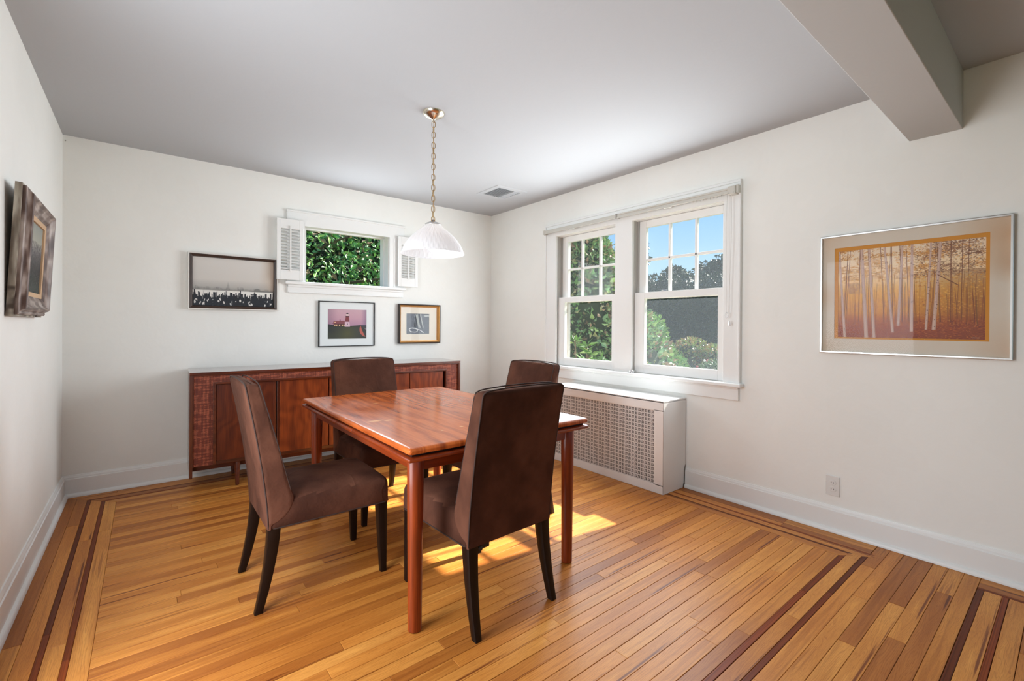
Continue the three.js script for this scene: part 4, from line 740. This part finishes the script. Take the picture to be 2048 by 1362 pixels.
// 5 oil sketch in a deep weathered frame, leaning off the left wall
{
  const t = picture('dark woodland painting in a deep weathered grey frame leaning from the left wall', [-W + 0.003, 1.247, 1.352], Math.PI / 2, 0.654, 0.556, (tt, w, h) => {
    const weather = tex(512, 256, (u, v) => { const f = fbm(u * 10, v * 60, 10, 60, 3, 700), k = fbm(u * 8, v * 8, 8, 8, 4, 710); let c = mix3([196, 190, 176], [96, 84, 72], clamp(f * 2.2 - 0.6, 0, 1)); c = mix3(c, [52, 40, 32], sstep(0.56, 0.66, k) * 0.8); return c; });
    const brown = tex(512, 128, (u, v) => { const f = fbm(u * 12, v * 50, 12, 50, 3, 720); return mix3([190, 178, 170], [78, 54, 44], clamp(f * 2.4 - 0.6, 0, 1)); });
    const mW = M({ map: weather, roughness: 0.75 }), mB = M({ map: brown, roughness: 0.4 });
    const g0 = new THREE.Group(); g0.name = 'frame'; g0.position.y = h / 2; tt.add(g0);
    for (const g of frameMoulding(w, h, [[0, 0], [0, 0.022], [0.010, 0.022]])) mesh('outer_board', g, mW, g0);
    for (const g of frameMoulding(w - 0.018, h - 0.018, [[0, 0.018], [0, 0.033], [0.006, 0.037], [0.014, 0.034], [0.018, 0.040], [0.024, 0.052], [0.030, 0.056], [0.036, 0.054]])) mesh('moulding', g, mB, g0);
    for (const g of frameMoulding(w - 0.088, h - 0.088, [[0, 0.055], [0.008, 0.046], [0.022, 0.040], [0.034, 0.038], [0.042, 0.032], [0.050, 0.030]])) mesh('inner_slope', g, mB, g0);
    for (const g of frameMoulding(w - 0.186, h - 0.186, [[0, 0.030], [0.022, 0.028], [0.023, 0.020]])) mesh('liner', g, M({ color: lin(0.62, 0.42, 0.25), roughness: 0.7 }), g0);
    const map = canvas(512, 420, (c, W_, H_) => {
      const g = c.createLinearGradient(0, 0, 0, H_); g.addColorStop(0, '#8f948e'); g.addColorStop(0.25, '#a9a89b'); g.addColorStop(0.42, '#6d6a6a'); g.addColorStop(0.7, '#30322f'); g.addColorStop(1, '#3f4a42'); c.fillStyle = g; c.fillRect(0, 0, W_, H_);
      for (let i = 0; i < 1600; i++) { const y = H_ * (0.25 + 0.75 * rnd()), k = 26 + rnd() * 70; c.fillStyle = `rgba(${k + 8},${k + 4},${k + 6},.5)`; c.fillRect(rnd() * W_, y, 3 + rnd() * 8, 2 + rnd() * 14); }
      for (let i = 0; i < 240; i++) { c.fillStyle = `rgba(${120 + rnd() * 40},${130 + rnd() * 40},${110 + rnd() * 30},.5)`; c.fillRect(rnd() * W_, H_ * (0.72 + 0.28 * rnd()), 4, 3); }
      c.strokeStyle = '#b5aea2'; c.lineWidth = 5; for (const x of [0.2, 0.36, 0.5]) { c.beginPath(); c.moveTo(W_ * x, H_ * 0.45); c.lineTo(W_ * (x + 0.03), H_ * 0.06); c.stroke(); }
    });
    flat('painting', -w / 2 + 0.11, w / 2 - 0.11, 0.11, h - 0.11, 0.021, MP({ map, roughness: 0.6, specularIntensity: 0.4 }), tt);
    flat('backing', -w / 2 + 0.004, w / 2 - 0.004, 0.004, h - 0.004, 0.002, boardMat([0.12, 0.08, 0.05]), tt);
  });
  t.rotation.order = 'YXZ'; t.rotation.x = 0.048;
}

// ---------------------------------------------------------------- garden seen through the windows
const leafGeo = (l, w, fold = 0.25) => {
  const g = new THREE.BufferGeometry(), b = [0, 0, 0], m = [0, l * 0.5, 0], tp = [0, l, -l * 0.12], a = [-w, l * 0.42, w * fold * 2], c = [w, l * 0.42, w * fold * 2];
  const uvs = []; g.setAttribute('position', new THREE.Float32BufferAttribute([...b, ...m, ...a, ...a, ...m, ...tp, ...b, ...c, ...m, ...m, ...c, ...tp], 3));
  for (let i = 0; i < 12; i++) uvs.push(0, 0); g.setAttribute('uv', new THREE.Float32BufferAttribute(uvs, 2)); g.computeVertexNormals(); return g;
};
const mLeaf = MP({ color: 0xffffff, roughness: 0.45, transmission: 0.45, thickness: 0, specularIntensity: 0.8 });
const up = V(0, 1, 0);
function leafMatrix(p, out, size, spread = 0.8) {
  const d = out.clone().add(V(rr(-1, 1), rr(-1, 0.6), rr(-1, 1)).multiplyScalar(spread)).normalize(), q = new THREE.Quaternion().setFromUnitVectors(up, d).multiply(new THREE.Quaternion().setFromAxisAngle(up, rnd() * 6.28));
  return new THREE.Matrix4().compose(p, q, V(size, size, size));
}
function leaves(parent, n, geo, sample, cols, size, spread) {
  const im = new THREE.InstancedMesh(geo, mLeaf, n), c = new THREE.Color(); im.name = 'foliage'; stuff(im);
  for (let i = 0; i < n; i++) { const [p, o] = sample(); im.setMatrixAt(i, leafMatrix(p, o, rr(size * 0.6, size * 1.3), spread)); const k = cols[Math.floor(rnd() * cols.length)], f = rr(0.7, 1.25); im.setColorAt(i, c.setRGB(k[0] * f, k[1] * f, k[2] * f)); }
  im.castShadow = im.receiveShadow = true; parent.add(im); return im;
}
const blob = (x, y, z, rx, ry, rz, s = 1) => { // added dark lumpy core that keeps light from shining through a crown
  const g = mergeVertices(new THREE.IcosahedronGeometry(1, 3)), p = g.attributes.position; for (let i = 0; i < p.count; i++) { const k = 0.82 + 0.22 * hash(i, s, 9); p.setXYZ(i, p.getX(i) * rx * k + x, p.getY(i) * ry * k + y, p.getZ(i) * rz * k + z); } g.computeVertexNormals(); return g.toNonIndexed();
};
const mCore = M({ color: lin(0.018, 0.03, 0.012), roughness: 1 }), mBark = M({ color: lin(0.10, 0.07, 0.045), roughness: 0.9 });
const onEllipsoid = (x, y, z, rx, ry, rz, depth = 0.25) => () => { let d; do { d = V(rr(-1, 1), rr(-1, 1), rr(-1, 1)); } while (d.lengthSq() > 1 || d.lengthSq() < 0.05); d.normalize(); const k = 1 - depth * rnd() * rnd() + 0.12 * rnd(); return [V(x + d.x * rx * k, y + d.y * ry * k, z + d.z * rz * k), d]; };
const any = (list) => () => list[Math.floor(rnd() * list.length)]();
const trunk = (x, z, y0, y1, r) => new THREE.CylinderGeometry(r * 0.6, r, y1 - y0, 9).toNonIndexed().translate(x, (y0 + y1) / 2, z);
const GY = -0.55;
{
  const lawn = mesh('ground', uvBox(bx(-30, 60, GY - 0.3, GY, -45, 45, 0), 'x', 0.2), M({ map: tex(256, 256, (u, v) => { const n = fbm(u * 40, v * 40, 40, 40, 2, 800); return mix3([70, 84, 40], [112, 120, 64], n); }), roughness: 1 }), scene);
  struct(lawn);
}
function shrub(name, label, cat, els, n, geo, cols, size, extra) {
  const t = grp(name); t.position.set(els[0][0], GY, els[0][2]);
  const L = els.map(([x, y, z, ...r]) => [x - els[0][0], y - GY, z - els[0][2], ...r]);
  mesh('dark_core', merge(L.map((e, i) => blob(e[0], e[1], e[2], e[3] * 0.86, e[4] * 0.86, e[5] * 0.86, i + 3))), mCore, t);
  mesh('stem', merge([trunk(0, 0, 0, L[0][1], 0.06)]), mBark, t);
  leaves(t, n, geo, any(L.map((e) => onEllipsoid(...e))), cols, size, 0.9);
  tag(t, label, cat); if (extra) extra(t, L); return t;
}
// tall conical evergreen close by the left sash
shrub('evergreen_shrub', 'tall conical broadleaf evergreen outside the left sash', 'shrub',
  [[1.72, 0.55, -0.10, 0.95, 1.15, 0.95], [1.70, 1.30, -0.02, 0.72, 0.85, 0.74], [1.66, 1.85, 0.0, 0.46, 0.62, 0.48], [1.64, 2.25, 0.02, 0.24, 0.42, 0.26], [1.95, 0.5, 0.5, 0.6, 0.8, 0.6], [1.9, 1.0, 0.42, 0.42, 0.6, 0.42]], 14000, leafGeo(0.085, 0.026),
  [[0.20, 0.36, 0.13], [0.14, 0.28, 0.10], [0.30, 0.44, 0.17], [0.36, 0.36, 0.18], [0.30, 0.20, 0.13], [0.22, 0.38, 0.20]], 1.0);
// rhododendron at the foot of the left sash: its long leaves are built one by one
{
  const t = grp('rhododendron', scene, [0.68, GY - 0.14, 0.93]); tag(t, 'bright green long-leaved shrub at the bottom of the left sash', 'shrub');
  const g = [leafGeo(0.15, 0.021, 0.2), leafGeo(0.13, 0.018, 0.35)], ms = [[0.10, 0.22, 0.035], [0.14, 0.28, 0.05], [0.07, 0.17, 0.03], [0.20, 0.30, 0.07]].map((c) => MP({ color: lin(...c), roughness: 0.4, transmission: 0.35, thickness: 0 }));
  const heads = [[0.0, 1.60, 0.05], [-0.14, 1.52, 0.10], [0.1, 1.46, 0.24], [-0.05, 1.40, 0.30], [-0.2, 1.34, 0.0], [0.12, 1.66, -0.12], [-0.02, 1.28, 0.42], [-0.24, 1.26, 0.3], [0.2, 1.5, 0.0], [0.05, 1.36, 0.12], [-0.1, 1.3, 0.18], [0.18, 1.3, 0.36], [-0.3, 1.42, -0.1], [0.02, 1.74, -0.22]];
  mesh('stem', merge(heads.map(([x, y, z]) => tube([V(0, 0, 0.05), V(x * 0.4, y * 0.5, z * 0.4), V(x, y, z)], 0.008, 10, 5))), mBark, t);
  for (const [x, y, z] of heads) for (let i = 0; i < 11; i++) { const a = i * 2.4, o = V(Math.cos(a), 0.15 + 0.5 * rnd(), Math.sin(a)).normalize(), m = mesh('leaf', g[i % 2], ms[Math.floor(rnd() * 4)], t); leafMatrix(V(x, y + rr(-0.03, 0.03), z), o, rr(0.8, 1.2), 0.25).decompose(m.position, m.quaternion, m.scale); }
}
const fine = leafGeo(0.05, 0.016);
shrub('light_shrub', 'feathery light green shrub left of the dark hedge', 'shrub', [[4.05, 0.50, -0.62, 0.42, 0.75, 0.45], [4.05, 1.0, -0.66, 0.34, 0.45, 0.36], [4.0, 0.2, -0.25, 0.42, 0.6, 0.45]], 5000, fine, [[0.22, 0.42, 0.10], [0.28, 0.50, 0.13], [0.16, 0.33, 0.09], [0.34, 0.44, 0.13]], 1.3);
shrub('mixed_shrub', 'yellow and russet tinged low shrub in front of the dark hedge', 'shrub', [[5.0, 0.42, -0.30, 0.45, 0.55, 0.42], [5.1, 0.35, 0.12, 0.42, 0.5, 0.4]], 4500, fine, [[0.34, 0.42, 0.12], [0.42, 0.34, 0.12], [0.22, 0.34, 0.12], [0.42, 0.24, 0.12]], 1.2);
shrub('grassy_shrub', 'wispy pale green low shrub at the right edge of the right sash', 'shrub', [[4.9, 0.34, 0.98, 0.4, 0.5, 0.38], [4.95, 0.5, 1.15, 0.3, 0.5, 0.3]], 3600, leafGeo(0.12, 0.010), [[0.32, 0.44, 0.16], [0.40, 0.46, 0.18], [0.22, 0.36, 0.15], [0.36, 0.30, 0.16]], 1.2);
shrub('flower_bush', 'low bush with small white and red flowers at the bottom right of the window', 'shrub', [[2.95, 0.42, 1.28, 0.30, 0.30, 0.30]], 1400, fine, [[0.09, 0.17, 0.06], [0.12, 0.20, 0.08]], 1.0, (t, L) => {
  const f = mergeVertices(new THREE.IcosahedronGeometry(0.018, 1)), s = onEllipsoid(...L[0], 0), cols = [M({ color: lin(0.8, 0.74, 0.74), roughness: 0.8 }), M({ color: lin(0.5, 0.12, 0.12), roughness: 0.8 })];
  for (let i = 0; i < 60; i++) { const [p] = s(); mesh('flower', f, cols[i % 3 ? 0 : 1], t, [p.x * 1.05, p.y * 1.03, p.z * 1.05]); }
});
// dark clipped hedge
{
  const t = grp('hedge', scene, [12.6, GY, -4.6]); t.rotation.y = -1.02; tag(t, 'tall dark clipped hedge across the garden', 'hedge');
  mesh('dark_core', bx(-11, 7, 0, 3.35, -0.6, 0.6, 0), mCore, t);  // added dark block standing for the shade inside the hedge
  leaves(t, 19000, leafGeo(0.13, 0.04), () => { const top = rnd() < 0.2; return [V(rr(-11, 7), top ? 3.38 + rr(-0.15, 0.3) : rr(0, 3.4), top ? rr(-0.65, 0.65) : 0.62 + rr(-0.1, 0.1)), top ? V(0, 1, 0) : V(0, 0, 1)]; }, [[0.022, 0.045, 0.022], [0.03, 0.06, 0.028], [0.018, 0.036, 0.02]], 1.1, 0.9);
}
// trees beyond the hedge
const mT = [[0.028, 0.055, 0.026], [0.02, 0.04, 0.022], [0.036, 0.06, 0.03]];
function tree(label, x, z, els) {
  const t = grp('tree', scene, [x, GY, z]); tag(t, label, 'tree', null);
  mesh('trunk', trunk(0, 0, 0, els[0][1], 0.22), mBark, t);
  mesh('dark_core', merge(els.map((e, i) => blob(e[0], e[1], e[2], e[3] * 0.8, e[4] * 0.8, e[5] * 0.8, i))), mCore, t);
  const cl = []; for (const [ex, ey, ez, rx, ry, rz] of els) for (let i = 0; i < 26; i++) { const d = V(rr(-1, 1), rr(-1, 1), rr(-1, 1)).normalize(), k = rr(0.75, 1.12), r = rr(0.22, 0.42); cl.push(onEllipsoid(ex + d.x * rx * k, ey + d.y * ry * k, ez + d.z * rz * k, r * 1.2, r * 0.8, r * 1.2, 0.5)); }
  leaves(t, 5200, leafGeo(0.20, 0.07), any(cl), mT, 1.0, 0.9);
}
tree('narrow dark tree at the left edge of the right upper sash', 20.9, -13.3, [[0, 3.4, 0, 1.2, 1.7, 1.2], [0, 5.0, 0, 0.7, 1.3, 0.7], [0, 6.4, 0, 0.28, 0.8, 0.28]]);
tree('broad dark tree in the middle of the distant tree line', 22.6, -11.4, [[0, 3.4, 0, 1.15, 1.8, 1.05], [0, 4.5, 0.2, 0.8, 1.0, 0.8]]);
tree('rounded dark tree right of the middle of the distant tree line', 25.2, -10.2, [[0, 3.6, 0, 1.4, 2.0, 1.3], [0.1, 5.2, -0.2, 0.9, 0.9, 0.9]]);
tree('tall dark tree at the right edge of the right upper sash', 24.0, -7.2, [[0, 4.0, 0, 1.5, 2.2, 1.6], [0, 5.8, 0.2, 1.1, 1.4, 1.1], [0.2, 6.9, 0.7, 0.7, 0.9, 0.7]]);
tree('dark tree showing at the right edge of the left upper sash', 19.6, -15.4, [[0, 3.8, 0, 1.3, 2.0, 1.3], [0, 5.6, 0, 0.8, 1.3, 0.8], [0, 6.8, 0.1, 0.4, 0.7, 0.4]]);
// leafy tree outside the small window: the nearest 300 leaves singly, the rest as foliage
{
  const t = grp('leafy_tree', scene, [-1.5, GY, -3.4]); tag(t, 'leafy green tree filling the small back window', 'tree');
  mesh('trunk', merge([trunk(0, 0, 0, 3.4, 0.11), tube([V(0, 2.0, 0), V(0.5, 2.35, 0.7), V(1.15, 2.5, 1.0), V(1.6, 2.75, 1.1)], 0.022, 20, 6), tube([V(0, 2.2, 0), V(-0.4, 2.9, 0.6), V(-0.9, 3.1, 0.9)], 0.022, 20, 6), tube([V(0, 2.4, 0), V(0.3, 2.9, 0.9), V(0.5, 3.0, 1.4)], 0.016, 20, 6)]), mBark, t);
  const g = leafGeo(0.105, 0.026, 0.25), cl = []; for (let i = 0; i < 150; i++) cl.push(V(rr(-1.5, 2.0), rr(1.7, 4.0), rr(-0.2, 1.15)));
  const s = () => { const c = cl[Math.floor(rnd() * cl.length)], d = V(rr(-1, 1), rr(-1, 1), rr(-1, 1)).multiplyScalar(0.30); return [c.clone().add(d), d.clone().normalize().add(V(0, 0.1, 0.5)).normalize()]; };
  const cols = [[0.14, 0.38, 0.12], [0.10, 0.30, 0.10], [0.26, 0.56, 0.15], [0.38, 0.64, 0.18], [0.15, 0.35, 0.14], [0.30, 0.22, 0.13]];
  leaves(t, 6500, g, s, cols, 1.0, 0.9);
  const ms = cols.map((c) => MP({ color: lin(...c), roughness: 0.5, transmission: 0.35, thickness: 0 }));
  for (let i = 0; i < 298; i++) { const m = mesh('leaf', g, ms[Math.floor(rnd() * 6)], t); leafMatrix(V(rr(-1.1, 1.5), rr(1.9, 3.4), rr(1.15, 1.6)), V(rr(-1, 1), rr(-0.6, 0.4), 0.5).normalize(), rr(0.7, 1.2), 0.6).decompose(m.position, m.quaternion, m.scale); }
  const far = grp('back_hedge', scene, [-1.2, GY, -6.5]); tag(far, 'dark hedge behind the leafy tree of the small back window', 'hedge');
  mesh('dark_core', bx(-6, 6, 0, 4.6, -0.6, 0.6, 0), mCore, far);  // dark filler block in place of the shaded hedge interior
  leaves(far, 6000, leafGeo(0.16, 0.05), () => [V(rr(-5, 6), rr(1.5, 4.7), 0.62 + rr(-0.1, 0.15)), V(0, 0.2, 1)], [[0.03, 0.07, 0.028], [0.045, 0.10, 0.035]], 1.1, 0.9);
}

scene.traverse((o) => { if (o.isMesh) { o.castShadow = true; o.receiveShadow = true; } });
renderer.render(scene, camera);
